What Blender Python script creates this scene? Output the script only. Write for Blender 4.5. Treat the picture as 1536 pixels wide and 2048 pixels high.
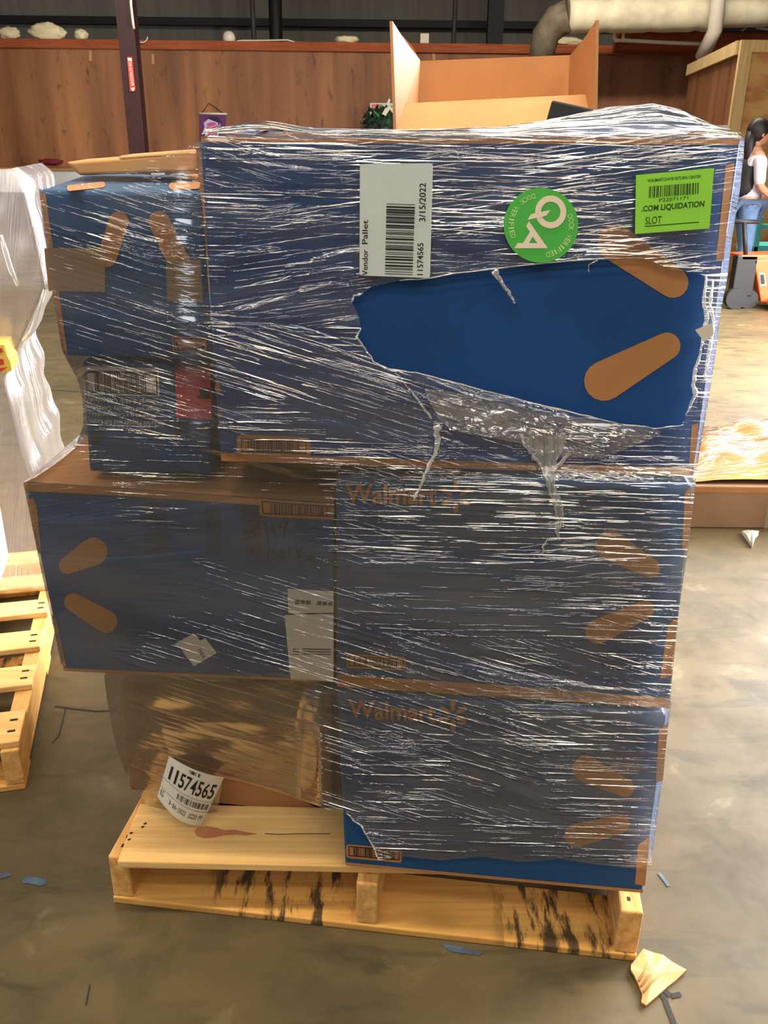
import bpy, bmesh, math, random
from mathutils import Vector, Matrix, noise

C = bpy.context
for o in list(bpy.data.objects):
    bpy.data.objects.remove(o)
scene = C.scene
col = scene.collection
random.seed(7)

# ------------------------------------------------------------------ camera
W, H_IMG, F = 1536.0, 2048.0, 1750.0
CAMH = 1.432
PITCH = math.atan((1024 - 290) / F)
ROLL = 0.0115
CAM = Vector((0, 0, CAMH))
FWD = Vector((0, math.cos(PITCH), -math.sin(PITCH)))
R0 = Vector((1, 0, 0)); U0 = Vector((0, math.sin(PITCH), math.cos(PITCH)))
RIGHT = R0 * math.cos(ROLL) + U0 * math.sin(ROLL)
UP = U0 * math.cos(ROLL) - R0 * math.sin(ROLL)
cam_d = bpy.data.cameras.new('camera')
cam_d.sensor_fit = 'VERTICAL'; cam_d.sensor_height = 36.0
cam_d.lens = F / H_IMG * 36.0
cam_d.clip_start = 0.05; cam_d.clip_end = 100
cam = bpy.data.objects.new('camera', cam_d); col.objects.link(cam)
M = Matrix((RIGHT, UP, -FWD)).transposed().to_4x4(); M.translation = CAM
cam.matrix_world = M
scene.camera = cam

# ------------------------------------------------------------------ world, lights, exposure
scene.view_settings.view_transform = 'Standard'
scene.view_settings.look = 'None'
scene.view_settings.gamma = 1.0
scene.view_settings.use_curve_mapping = False
scene.view_settings.exposure = 0.0
world = bpy.data.worlds.new('world'); scene.world = world
world.use_nodes = True
bg = world.node_tree.nodes['Background']
bg.inputs[0].default_value = (0.92, 0.94, 1.0, 1); bg.inputs[1].default_value = 0.18

def area(name, loc, target, sx, sy, energy, color):
    l = bpy.data.lights.new(name, 'AREA'); l.shape = 'RECTANGLE'; l.size = sx; l.size_y = sy
    l.energy = energy; l.color = color
    o = bpy.data.objects.new(name, l); col.objects.link(o)
    d = (Vector(target) - Vector(loc)).normalized()
    o.location = loc; o.rotation_euler = d.to_track_quat('-Z', 'Y').to_euler()
    return o
WARM = (1.0, 0.86, 0.64)
area('unseen_ceiling_strip', (0.2, 1.0, 5.0), (0.2, 1.2, 0), 6.0, 0.30, 270, WARM)
area('unseen_ceiling_strip', (0.0, -1.6, 5.0), (0.0, -1.2, 0), 6.0, 0.42, 110, (1.0, 0.90, 0.76))  # unseen strip added behind the camera for glints on the film
area('unseen_ceiling_strip', (0.3, -3.6, 4.6), (0.2, -2.6, 0), 6.0, 0.55, 120, (1.0, 0.95, 0.88))  # also added out of view, for film glints
area('unseen_ceiling_strip', (0.4, 3.4, 5.4), (0.4, 3.4, 0), 4.0, 0.35, 110, (1.0, 0.90, 0.76))
area('unseen_ceiling_strip', (-4.5, 10.0, 5.8), (-4.5, 11.0, 0), 4.0, 0.5, 340, (1.0, 0.91, 0.78))
area('unseen_ceiling_strip', (3.0, 11.0, 5.8), (3.0, 12.0, 0), 4.0, 0.5, 470, (1.0, 0.90, 0.76))
area('dock_door_daylight', (4.9, 5.2, 2.3), (0.6, 3.7, 0.5), 5.0, 4.0, 2700, (1.0, 0.97, 0.95))
area('far_dock_daylight', (-6.5, 0.4, 2.2), (0, 2.4, 0.9), 3.0, 3.0, 130, (0.86, 0.92, 1.0))

# ------------------------------------------------------------------ pixel -> place
def ray(x, y):
    return (FWD * F + RIGHT * (x - 768.0) + UP * (1024.0 - y)).normalized()
def on_plane(x, y, D, t=0.0):           # vertical plane  Y = D - t X
    d = ray(x, y)
    return CAM + d * (D / (d.y + t * d.x))
def on_z(x, y, z):
    d = ray(x, y)
    return CAM + d * ((z - CAMH) / d.z)
def lift(p, mm):
    return p + (CAM - p).normalized() * (mm * 0.001)
def pl(D, t=0.0, mm=0.0):
    return lambda x, y: lift(on_plane(x, y, D, t), mm)
def zl(z, mm=0.0):
    return lambda x, y: on_z(x, y, z) + Vector((0, 0, mm * 0.001))

# ------------------------------------------------------------------ materials
def lin(r, g, b):
    f = lambda c: (c / 255 / 12.92) if c / 255 <= 0.04045 else ((c / 255 + 0.055) / 1.055) ** 2.4
    return (f(r), f(g), f(b), 1)
MATS = {}
def nt(name):
    m = bpy.data.materials.new(name); m.use_nodes = True
    MATS[name] = m
    n = m.node_tree.nodes; l = m.node_tree.links
    b = n['Principled BSDF']
    return m, n, l, b
def mix_rgb(n, l, a, b, fac, mode='MIX'):
    x = n.new('ShaderNodeMix'); x.data_type = 'RGBA'; x.blend_type = mode
    for s, v in ((6, a), (7, b)):
        if isinstance(v, tuple): x.inputs[s].default_value = v
        else: l.new(v, x.inputs[s])
    if isinstance(fac, (int, float)): x.inputs[0].default_value = fac
    else: l.new(fac, x.inputs[0])
    return x.outputs[2]
def mapped(n, l, scale, rot=(0, 0, 0), src='Object'):
    tc = n.new('ShaderNodeTexCoord'); mp = n.new('ShaderNodeMapping')
    mp.inputs['Scale'].default_value = scale; mp.inputs['Rotation'].default_value = rot
    l.new(tc.outputs[src], mp.inputs[0]); return mp.outputs[0]
def noise_tex(n, l, vec, scale=1.0, detail=3, rough=0.55, dist=0.0):
    t = n.new('ShaderNodeTexNoise'); t.inputs['Scale'].default_value = scale
    t.inputs['Detail'].default_value = detail; t.inputs['Roughness'].default_value = rough
    t.inputs['Distortion'].default_value = dist
    l.new(vec, t.inputs['Vector']); return t.outputs[0]
def ramp(n, l, fac, stops):
    r = n.new('ShaderNodeValToRGB')
    e = r.color_ramp.elements
    while len(e) < len(stops): e.new(0.5)
    for el, (p, c) in zip(e, stops):
        el.position = p; el.color = c if isinstance(c, tuple) else (c, c, c, 1)
    l.new(fac, r.inputs[0]); return r.outputs[0]
def math_n(n, l, op, a, b=None):
    m = n.new('ShaderNodeMath'); m.operation = op
    for i, v in enumerate((a, b)):
        if v is None: continue
        if isinstance(v, (int, float)): m.inputs[i].default_value = v
        else: l.new(v, m.inputs[i])
    return m.outputs[0]
def bump(n, l, h, strength, dist):
    b = n.new('ShaderNodeBump'); b.inputs['Strength'].default_value = strength
    b.inputs['Distance'].default_value = dist
    l.new(h, b.inputs['Height']); return b.outputs[0]

def plain(name, rgb, rough=0.6, var=0.12, scale=8.0, metal=0.0, spec=0.5, stretch=(1, 1, 1), bmp=0.0):
    m, n, l, b = nt(name)
    v = mapped(n, l, stretch)
    t = noise_tex(n, l, v, scale, 4)
    c = lin(*rgb)
    dk = tuple(x * (1 - var) for x in c[:3]) + (1,); lt = tuple(min(1, x * (1 + var)) for x in c[:3]) + (1,)
    l.new(ramp(n, l, t, [(0.3, dk), (0.7, lt)]), b.inputs['Base Color'])
    b.inputs['Roughness'].default_value = rough; b.inputs['Metallic'].default_value = metal
    b.inputs['Specular IOR Level'].default_value = spec
    if bmp: l.new(bump(n, l, t, bmp, 0.01), b.inputs['Normal'])
    return m
def cardboard(name, rgb, rough=0.55, flute=0.035):
    m, n, l, b = nt(name)
    t = noise_tex(n, l, mapped(n, l, (1, 1, 1)), 5, 5)
    w = n.new('ShaderNodeTexWave'); w.inputs['Scale'].default_value = 55; w.bands_direction = 'X'
    l.new(mapped(n, l, (1, 0.3, 0)), w.inputs['Vector'])
    c = lin(*rgb)
    dk = tuple(x * 0.86 for x in c[:3]) + (1,); lt = tuple(min(1, x * 1.1) for x in c[:3]) + (1,)
    l.new(ramp(n, l, t, [(0.3, dk), (0.7, lt)]), b.inputs['Base Color'])
    b.inputs['Roughness'].default_value = rough; b.inputs['Specular IOR Level'].default_value = 0.3
    l.new(bump(n, l, w.outputs[0], flute, 0.002), b.inputs['Normal'])
    return m
def wood(name, light, dark, along='X', stain=0.0):
    m, n, l, b = nt(name)
    sc = {'X': (1.2, 22, 22), 'Y': (22, 1.2, 22), 'Z': (22, 22, 1.2)}[along]
    g = noise_tex(n, l, mapped(n, l, sc), 1.6, 6, 0.6, 0.6)
    k = noise_tex(n, l, mapped(n, l, (1, 1, 1)), 3.2, 3)
    c = ramp(n, l, g, [(0.28, lin(*dark)), (0.62, lin(*light))])
    c = mix_rgb(n, l, c, lin(*[v * 0.8 for v in light]), ramp(n, l, k, [(0.5, 0.0), (0.72, 0.6)]))
    if stain:
        tc = n.new('ShaderNodeTexCoord'); sp = n.new('ShaderNodeSeparateXYZ'); l.new(tc.outputs['Object'], sp.inputs[0])
        s1 = noise_tex(n, l, mapped(n, l, (30, 6, 6)), 1.0, 6, 0.7)
        win = None
        for c0, hw in ((-0.25, 0.17), (0.34, 0.17)):
            d_ = math_n(n, l, 'SUBTRACT', 1.0, math_n(n, l, 'DIVIDE', math_n(n, l, 'ABSOLUTE', math_n(n, l, 'SUBTRACT', sp.outputs[0], c0)), hw))
            d_ = ramp(n, l, d_, [(0.0, 0.0), (0.3, 1.0)])
            win = d_ if win is None else math_n(n, l, 'ADD', win, d_)
        f = math_n(n, l, 'MULTIPLY', ramp(n, l, s1, [(0.49, 0.0), (0.58, stain)]), win)
        c = mix_rgb(n, l, c, lin(44, 40, 34), f)
    l.new(c, b.inputs['Base Color']); b.inputs['Roughness'].default_value = 0.75
    b.inputs['Specular IOR Level'].default_value = 0.2
    l.new(bump(n, l, g, 0.25, 0.004), b.inputs['Normal'])
    return m

blue = cardboard('blue_cardboard', (24, 70, 126))
blue2 = cardboard('dusty_blue_cardboard', (30, 74, 116))
kraft = cardboard('kraft_cardboard', (176, 122, 74))
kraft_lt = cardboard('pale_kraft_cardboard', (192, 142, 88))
brown = cardboard('brown_cardboard', (126, 90, 58))
black_ink = plain('black_ink', (18, 18, 18), 0.6, 0.05)
paper = plain('white_paper', (205, 212, 205), 0.45, 0.03)
paper_warm = plain('cream_paper', (214, 206, 186), 0.5, 0.03)
lime = plain('lime_paper', (150, 222, 66), 0.5, 0.04)
green = plain('green_paper', (82, 188, 74), 0.45, 0.04)
cream_ink = plain('cream_ink', (245, 226, 200), 0.5, 0.02)
pale_green_ink = plain('pale_green_ink', (190, 235, 150), 0.5, 0.02)
dark_green_ink = plain('dark_green_ink', (40, 70, 20), 0.5, 0.05)
red_ink = plain('red_ink', (205, 62, 58), 0.5, 0.06)
beige_ink = plain('beige_ink', (196, 184, 160), 0.6, 0.05)
tape_brown = plain('brown_tape', (150, 118, 82), 0.35, 0.08)
navy_ink = plain('dark_blue_ink', (24, 40, 62), 0.5, 0.05)
stripe_ink = plain('faded_blue_ink', (24, 54, 92), 0.5, 0.05)
wood_deck = wood('pine_deck_wood', (238, 196, 128), (206, 152, 84), 'X')
wood_base = wood('stained_base_wood', (222, 168, 90), (176, 120, 56), 'X', 0.9)
wood_str = wood('stringer_wood', (226, 176, 104), (178, 122, 62), 'Y', 0.0)
wood_frame = wood('pale_stud_wood', (226, 198, 146), (196, 160, 104), 'Z')

# concrete
conc, n, l, b = nt('concrete')
v = mapped(n, l, (1, 1, 1))
a1 = noise_tex(n, l, v, 0.8, 6, 0.6, 0.4); a2 = noise_tex(n, l, v, 5.5, 8, 0.65, 0.3)
a3 = noise_tex(n, l, mapped(n, l, (1.2, 4.5, 1), (0, 0, 0.5)), 2.2, 5, 0.6, 0.8)
c = ramp(n, l, a1, [(0.3, lin(68, 57, 36)), (0.7, lin(101, 86, 57))])
c = mix_rgb(n, l, c, lin(50, 44, 30), ramp(n, l, a2, [(0.48, 0.0), (0.72, 0.55)]))
c = mix_rgb(n, l, c, lin(42, 38, 26), ramp(n, l, a3, [(0.53, 0.0), (0.68, 0.6)]))
c = mix_rgb(n, l, c, lin(132, 117, 84), ramp(n, l, a2, [(0.26, 0.5), (0.40, 0.0)]))
l.new(c, b.inputs['Base Color'])
l.new(ramp(n, l, a2, [(0.3, 0.5), (0.7, 0.7)]), b.inputs['Roughness']); b.inputs['Specular IOR Level'].default_value = 0.25
l.new(bump(n, l, a2, 0.12, 0.004), b.inputs['Normal'])
crack = plain('crack_dirt', (38, 34, 28), 0.9)
blue_paint = plain('worn_blue_paint', (58, 74, 92), 0.7, 0.4, 30)

# plywood wall
ply, n, l, b = nt('plywood_sheets')
tc = n.new('ShaderNodeTexCoord'); sp = n.new('ShaderNodeSeparateXYZ'); l.new(tc.outputs['Object'], sp.inputs[0])
fx = math_n(n, l, 'FLOOR', math_n(n, l, 'DIVIDE', sp.outputs[0], 1.22))
wn = n.new('ShaderNodeTexWhiteNoise'); wn.noise_dimensions = '1D'; l.new(fx, wn.inputs['W'])
g = noise_tex(n, l, mapped(n, l, (2.6, 2, 0.22)), 1.1, 5, 0.5, 0.3)
k = noise_tex(n, l, mapped(n, l, (7, 7, 2.5)), 1.3, 3, 0.6, 0.2)
c = ramp(n, l, g, [(0.32, lin(112, 70, 42)), (0.52, lin(142, 92, 56)), (0.72, lin(166, 112, 68))])
c = mix_rgb(n, l, c, lin(120, 66, 40), math_n(n, l, 'MULTIPLY', wn.outputs[0], 0.55))
c = mix_rgb(n, l, c, lin(84, 50, 30), ramp(n, l, k, [(0.60, 0.0), (0.74, 0.8)]))
l.new(c, b.inputs['Base Color']); b.inputs['Roughness'].default_value = 0.6
osb, n, l, b = nt('strand_board')
g = n.new('ShaderNodeTexVoronoi'); g.inputs['Scale'].default_value = 1.0
l.new(mapped(n, l, (9, 9, 26), (0, 0.4, 0)), g.inputs['Vector'])
k = noise_tex(n, l, mapped(n, l, (2, 2, 5)), 1.2, 4)
c = mix_rgb(n, l, lin(216, 172, 108), lin(190, 132, 78), ramp(n, l, k, [(0.42, 0.0), (0.62, 1.0)]))
c = mix_rgb(n, l, c, g.outputs['Color'], 0.12, 'OVERLAY')
l.new(c, b.inputs['Base Color']); b.inputs['Roughness'].default_value = 0.7
red_board = wood('red_stained_wood', (168, 88, 52), (132, 64, 38), 'X')
siding = plain('grey_roof_sheet', (120, 117, 108), 0.6, 0.15, 1.2, stretch=(6, 1, 0.3))
dark_steel = plain('dark_steel', (22, 20, 20), 0.6)
grey_steel = plain('dull_grey_steel', (70, 66, 60), 0.6)
oxide = plain('oxide_red_steel', (56, 24, 24), 0.5, 0.15)
white_metal = plain('white_painted_metal', (206, 208, 210), 0.45, 0.05)
duct_m = plain('duct_wrap', (236, 222, 190), 0.6, 0.25, 2.5)
pvc = plain('white_pipe', (226, 214, 196), 0.4, 0.04)
dark_m = plain('bench_shade_dark', (26, 22, 20), 0.8)
insul = plain('insulation_batt', (226, 212, 170), 0.9, 0.1, 6)

# stretch film
def film_material(name, haze_lo, haze_hi, gloss, tint, amp=1.0, rough=0.11):
    m, n, l, b = nt(name); n.remove(b)
    out = n['Material Output']
    uv = n.new('ShaderNodeUVMap'); uv.uv_map = 'UVMap'
    fw = n.new('ShaderNodeUVMap'); fw.uv_map = 'Flow'
    sx = n.new('ShaderNodeSeparateXYZ'); l.new(fw.outputs[0], sx.inputs[0])
    s0 = n.new('ShaderNodeSeparateXYZ'); l.new(uv.outputs[0], s0.inputs[0])
    U, V = s0.outputs[0], s0.outputs[1]
    def vec(a, su, sv, off):
        cx = n.new('ShaderNodeCombineXYZ')
        vv = math_n(n, l, 'SUBTRACT', V, math_n(n, l, 'MULTIPLY', U, a))
        l.new(math_n(n, l, 'MULTIPLY', U, su), cx.inputs[0]); l.new(math_n(n, l, 'MULTIPLY', vv, sv), cx.inputs[1])
        cx.inputs[2].default_value = off
        return cx.outputs[0]
    total = None
    for i_, (a, lo, hi) in enumerate(((-0.14, -0.34, 0.0), (0.03, -0.10, 0.18), (0.30, 0.10, 0.55))):
        c0 = (lo + hi) / 2
        w_ = math_n(n, l, 'SUBTRACT', 1.0, math_n(n, l, 'DIVIDE', math_n(n, l, 'ABSOLUTE', math_n(n, l, 'SUBTRACT', sx.outputs[0], c0)), (hi - lo) / 2 + 0.05))
        w_ = math_n(n, l, 'MAXIMUM', w_, 0.0)
        w_ = ramp(n, l, w_, [(0.0, 0.0), (0.55, 1.0)])
        fine = noise_tex(n, l, vec(a, 8, 210, 1.3 + i_), 1.0, 2, 0.5, 0.0)
        mid = noise_tex(n, l, vec(a, 4, 62, 5.3 + i_), 1.0, 2, 0.5, 0.0)
        sp = ramp(n, l, fine, [(0.52, 0.0), (0.67, 1.0)])
        h_ = math_n(n, l, 'ADD', math_n(n, l, 'MULTIPLY', sp, 0.0046), math_n(n, l, 'MULTIPLY', mid, 0.0050))
        h_ = math_n(n, l, 'MULTIPLY', h_, w_)
        total = h_ if total is None else math_n(n, l, 'ADD', total, h_)
    broad = noise_tex(n, l, vec(0.08, 3.0, 13, 9.1), 1.0, 3, 0.55, 0.2)
    cluster = noise_tex(n, l, vec(0.1, 4.0, 15, 3.7), 1.0, 2, 0.5, 0.2)
    cl = ramp(n, l, cluster, [(0.40, 0.25), (0.58, 1.15)])
    cl = math_n(n, l, 'MULTIPLY', cl, sx.outputs[1])
    h = math_n(n, l, 'MULTIPLY', math_n(n, l, 'MULTIPLY', total, cl), amp)
    bp = n.new('ShaderNodeBump'); bp.inputs['Strength'].default_value = 1.0; bp.inputs['Distance'].default_value = 1.0
    l.new(h, bp.inputs['Height'])
    tr = n.new('ShaderNodeBsdfTransparent'); tr.inputs[0].default_value = (0.97, 0.97, 0.965, 1)
    df = n.new('ShaderNodeBsdfDiffuse'); df.inputs[0].default_value = tint
    l.new(bp.outputs[0], df.inputs['Normal'])
    tl = n.new('ShaderNodeBsdfTranslucent'); tl.inputs[0].default_value = tint
    milky = n.new('ShaderNodeMixShader'); milky.inputs[0].default_value = 0.4
    l.new(df.outputs[0], milky.inputs[1]); l.new(tl.outputs[0], milky.inputs[2])
    gl = n.new('ShaderNodeBsdfGlossy'); gl.inputs['Roughness'].default_value = rough
    gl.inputs[0].default_value = (1, 1, 1, 1)
    l.new(bp.outputs[0], gl.inputs['Normal'])
    hz = n.new('ShaderNodeMapRange'); hz.inputs[1].default_value = 0.36; hz.inputs[2].default_value = 0.70
    hz.inputs[3].default_value = haze_lo; hz.inputs[4].default_value = haze_hi
    l.new(broad, hz.inputs[0])
    m1 = n.new('ShaderNodeMixShader'); l.new(hz.outputs[0], m1.inputs[0])
    l.new(tr.outputs[0], m1.inputs[1]); l.new(milky.outputs[0], m1.inputs[2])
    fr = n.new('ShaderNodeFresnel'); fr.inputs[0].default_value = 1.5
    ff = math_n(n, l, 'MINIMUM', math_n(n, l, 'MULTIPLY', fr.outputs[0], gloss), 0.75)
    m2 = n.new('ShaderNodeMixShader'); l.new(ff, m2.inputs[0])
    l.new(m1.outputs[0], m2.inputs[1]); l.new(gl.outputs[0], m2.inputs[2])
    l.new(m2.outputs[0], out.inputs[0])
    return m
film_m = film_material('stretch_film', 0.0, 0.10, 3.3, (0.80, 0.78, 0.76, 1))
film_dense = film_material('bunched_film', 0.22, 0.60, 4.0, (0.85, 0.83, 0.80, 1))
film_rumple = film_material('rumpled_film', 0.04, 0.34, 6.5, (0.9, 0.88, 0.85, 1), 1.5, 0.14)
film_milky = film_material('milky_film', 0.22, 0.5, 2.5, (0.93, 0.89, 0.91, 1), 0.4, 0.2)

# ------------------------------------------------------------------ mesh builder
class MB:
    def __init__(s):
        s.v = []; s.f = []; s.m = []; s.sm = []; s.mats = []; s.uv = {}; s.fl = {}
    def mi(s, mat):
        if mat not in s.mats: s.mats.append(mat)
        return s.mats.index(mat)
    def face(s, pts, mat, smooth=False):
        k = len(s.v); s.v += [Vector(p) for p in pts]
        s.f.append(list(range(k, k + len(pts)))); s.m.append(s.mi(mat)); s.sm.append(smooth)
    def mesh(s, verts, faces, mat, smooth=False):
        k = len(s.v); s.v += [Vector(p) for p in verts]
        i = s.mi(mat)
        for f in faces:
            s.f.append([k + j for j in f]); s.m.append(i); s.sm.append(smooth)
    def hexa(s, c, mat, bevel=0.0, seg=2):
        """c: 8 corners, front TL TR BR BL then back TL TR BR BL"""
        fs = [(0, 3, 2, 1), (4, 5, 6, 7), (0, 1, 5, 4), (3, 7, 6, 2), (0, 4, 7, 3), (1, 2, 6, 5)]
        if bevel <= 0: s.mesh(c, fs, mat); return
        bm = bmesh.new(); vs = [bm.verts.new(p) for p in c]
        for f in fs: bm.faces.new([vs[i] for i in f])
        bmesh.ops.recalc_face_normals(bm, faces=bm.faces)
        bmesh.ops.bevel(bm, geom=list(bm.edges), offset=bevel, segments=seg, affect='EDGES', profile=0.5)
        bm.verts.index_update()
        s.mesh([v.co.copy() for v in bm.verts], [[v.index for v in f.verts] for f in bm.faces], mat); bm.free()
    def box(s, x0, x1, y0, y1, z0, z1, mat, bevel=0.0, mtx=None):
        c = [(x0, y0, z1), (x1, y0, z1), (x1, y0, z0), (x0, y0, z0), (x0, y1, z1), (x1, y1, z1), (x1, y1, z0), (x0, y1, z0)]
        c = [Vector(p) for p in c]
        if mtx: c = [mtx @ p for p in c]
        s.hexa(c, mat, bevel)
    def tube(s, pts, rad, mat, seg=10, cap=True):
        pts = [Vector(p) for p in pts]
        rads = rad if isinstance(rad, (list, tuple)) else [rad] * len(pts)
        k = len(s.v); i = s.mi(mat)
        nrm = None
        for j, p in enumerate(pts):
            a = pts[max(0, j - 1)]; b_ = pts[min(len(pts) - 1, j + 1)]
            t = (b_ - a).normalized()
            if nrm is None:
                nrm = t.orthogonal().normalized()
            else:
                nrm = (nrm - t * nrm.dot(t)).normalized()
            bn = t.cross(nrm)
            for q in range(seg):
                an = 2 * math.pi * q / seg
                s.v.append(p + (nrm * math.cos(an) + bn * math.sin(an)) * rads[j])
        for j in range(len(pts) - 1):
            for q in range(seg):
                a = k + j * seg + q; b_ = k + j * seg + (q + 1) % seg
                s.f.append([a, b_, b_ + seg, a + seg]); s.m.append(i); s.sm.append(True)
        if cap:
            s.f.append([k + q for q in range(seg)][::-1]); s.m.append(i); s.sm.append(False)
            e = k + (len(pts) - 1) * seg
            s.f.append([e + q for q in range(seg)]); s.m.append(i); s.sm.append(False)
    def blob(s, c, r, mat, sc=(1, 1, 1), amp=0.15, freq=3.0, sub=3, seed=0):
        bm = bmesh.new(); bmesh.ops.create_icosphere(bm, subdivisions=sub, radius=1.0)
        vs = []
        for v in bm.verts:
            d = v.co.normalized()
            k = 1 + amp * noise.noise(d * freq + Vector((seed, seed * 2.1, 0)))
            vs.append(Vector(c) + Vector((d.x * sc[0], d.y * sc[1], d.z * sc[2])) * r * k)
        bm.verts.index_update()
        s.mesh(vs, [[v.index for v in f.verts] for f in bm.faces], mat, True); bm.free()
    def build(s, name, parent=None, origin=None, label=None, cat=None, group=None, kind=None):
        if origin is None:
            if parent is not None:
                origin = parent['_o']
                origin = Vector(origin)
            else:
                xs = [v.x for v in s.v]; ys = [v.y for v in s.v]; zs = [v.z for v in s.v]
                origin = Vector(((min(xs) + max(xs)) / 2, (min(ys) + max(ys)) / 2, min(zs)))
        me = bpy.data.meshes.new(name)
        me.from_pydata([v - origin for v in s.v], [], s.f)
        for mt in s.mats: me.materials.append(mt)
        me.polygons.foreach_set('material_index', s.m)
        me.polygons.foreach_set('use_smooth', s.sm)
        if s.uv:
            ul = me.uv_layers.new(name='UVMap')
            for lp in me.loops:
                ul.data[lp.index].uv = s.uv.get(lp.vertex_index, (0, 0))
            fl_ = me.uv_layers.new(name='Flow')
            for lp in me.loops:
                fl_.data[lp.index].uv = s.fl.get(lp.vertex_index, (0.05, 0.8))
        me.update()
        o = bpy.data.objects.new(name, me); col.objects.link(o)
        finish(o, parent, origin, label, cat, group, kind)
        return o
def finish(o, parent, origin, label=None, cat=None, group=None, kind=None):
    o['_o'] = list(origin)
    if parent is not None:
        o.parent = parent; o.location = Vector(origin) - Vector(parent['_o'])
    else:
        o.location = origin
    for k, v in (('label', label), ('category', cat), ('group', group), ('kind', kind)):
        if v: o[k] = v
def empty(name, origin, label, cat, group=None):
    o = bpy.data.objects.new(name, None); col.objects.link(o); o.empty_display_size = 0.1
    finish(o, None, Vector(origin), label, cat, group); return o

# ---- printing helpers (all take pixel outlines and a surface function)
def poly_px(mb, pts, surf, mat):
    mb.face([surf(*p) for p in pts][::-1], mat)
def quad_map(q, u, v):
    (ax, ay), (bx, by), (cx, cy), (dx, dy) = q        # TL TR BR BL
    tx, ty = ax + (bx - ax) * u, ay + (by - ay) * u
    ux, uy = dx + (cx - dx) * u, dy + (cy - dy) * u
    return tx + (ux - tx) * v, ty + (uy - ty) * v
def sub_quad(q, u0, v0, u1, v1):
    return [quad_map(q, u0, v0), quad_map(q, u1, v0), quad_map(q, u1, v1), quad_map(q, u0, v1)]
def capsule_px(x1, y1, r1, x2, y2, r2, n=9):
    a = math.atan2(y2 - y1, x2 - x1)
    d = math.hypot(x2 - x1, y2 - y1); k = math.acos(max(-1, min(1, (r1 - r2) / d)))
    pts = []
    for i in range(n + 1):
        t = a + k + (2 * math.pi - 2 * k) * i / n
        pts.append((x1 + r1 * math.cos(t), y1 + r1 * math.sin(t)))
    for i in range(n + 1):
        t = a - k + 2 * k * i / n
        pts.append((x2 + r2 * math.cos(t), y2 + r2 * math.sin(t)))
    return pts
def rrect_px(q, r=0.2, n=4):
    pts = []
    w = math.hypot(q[1][0] - q[0][0], q[1][1] - q[0][1]); h = math.hypot(q[3][0] - q[0][0], q[3][1] - q[0][1])
    rr = r * min(w, h); ru, rv = rr / w, rr / h
    for cu, cv, a0 in ((ru, rv, 180), (1 - ru, rv, 270), (1 - ru, 1 - rv, 0), (ru, 1 - rv, 90)):
        for i in range(n + 1):
            a = math.radians(a0 + 90 * i / n)
            pts.append(quad_map(q, cu + ru * math.cos(a), cv + rv * math.sin(a)))
    return pts
_tc = {}
def text_geo(s, bold=0.0):
    if (s, bold) in _tc: return _tc[(s, bold)]
    cu = bpy.data.curves.new('txt', 'FONT'); cu.body = s; cu.size = 1.0; cu.offset = bold; cu.resolution_u = 3
    o = bpy.data.objects.new('txt', cu); col.objects.link(o)
    dg = C.evaluated_depsgraph_get(); me = bpy.data.meshes.new_from_object(o.evaluated_get(dg))
    vs = [v.co.copy() for v in me.vertices]; fs = [list(p.vertices) for p in me.polygons]
    bpy.data.objects.remove(o); bpy.data.curves.remove(cu); bpy.data.meshes.remove(me)
    x0 = min(v.x for v in vs); x1 = max(v.x for v in vs); y0 = min(v.y for v in vs); y1 = max(v.y for v in vs)
    vs = [((v.x - x0) / (x1 - x0), 1 - (v.y - y0) / (y1 - y0)) for v in vs]
    _tc[(s, bold)] = (vs, fs); return vs, fs
def text_px(mb, s, q, surf, mat, bold=0.0):
    vs, fs = text_geo(s, bold)
    mb.mesh([surf(*quad_map(q, u, v)) for u, v in vs], fs, mat)
def barcode_px(mb, q, surf, mat, n=40, seed=1, vertical=False):
    rnd = random.Random(seed); x = 0.0; ws = []
    for i in range(2 * n): ws.append(rnd.choice([1, 1, 2, 3]))
    tot = float(sum(ws))
    for i, w in enumerate(ws):
        if i % 2 == 0:
            sq = sub_quad(q, 0, x, 1, x + w / tot) if vertical else sub_quad(q, x, 0, x + w / tot, 1)
            poly_px(mb, sq, surf, mat)
        x += w / tot
def frame_px(mb, q, surf, mat, tu=0.02, tv=0.06):
    for r in ((0, 0, 1, tv), (0, 1 - tv, 1, 1), (0, tv, tu, 1 - tv), (1 - tu, tv, 1, 1 - tv)):
        poly_px(mb, sub_quad(q, *r), surf, mat)
def stroke_px(mb, pts, w, surf, mat):
    for i in range(len(pts) - 1):
        (x0, y0), (x1, y1) = pts[i], pts[i + 1]
        d = math.hypot(x1 - x0, y1 - y0) or 1; nx, ny = -(y1 - y0) / d * w / 2, (x1 - x0) / d * w / 2
        ex, ey = (x1 - x0) / d * w * 0.3, (y1 - y0) / d * w * 0.3
        poly_px(mb, [(x0 + nx - ex, y0 + ny - ey), (x1 + nx + ex, y1 + ny + ey), (x1 - nx + ex, y1 - ny + ey), (x0 - nx - ex, y0 - ny - ey)][::-1], surf, mat)
def carton(mb, q, D, t, depth, mat, bevel=0.006, zmin=None, lean=None):
    nb = Vector((t if lean is None else lean, 1, 0)).normalized() * depth
    p = [on_plane(x, y, D, t) for x, y in q]
    if zmin is not None:
        for i in (2, 3): p[i].z = max(p[i].z, zmin)
    mb.hexa(p + [a + nb for a in p], mat, bevel)

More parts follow.
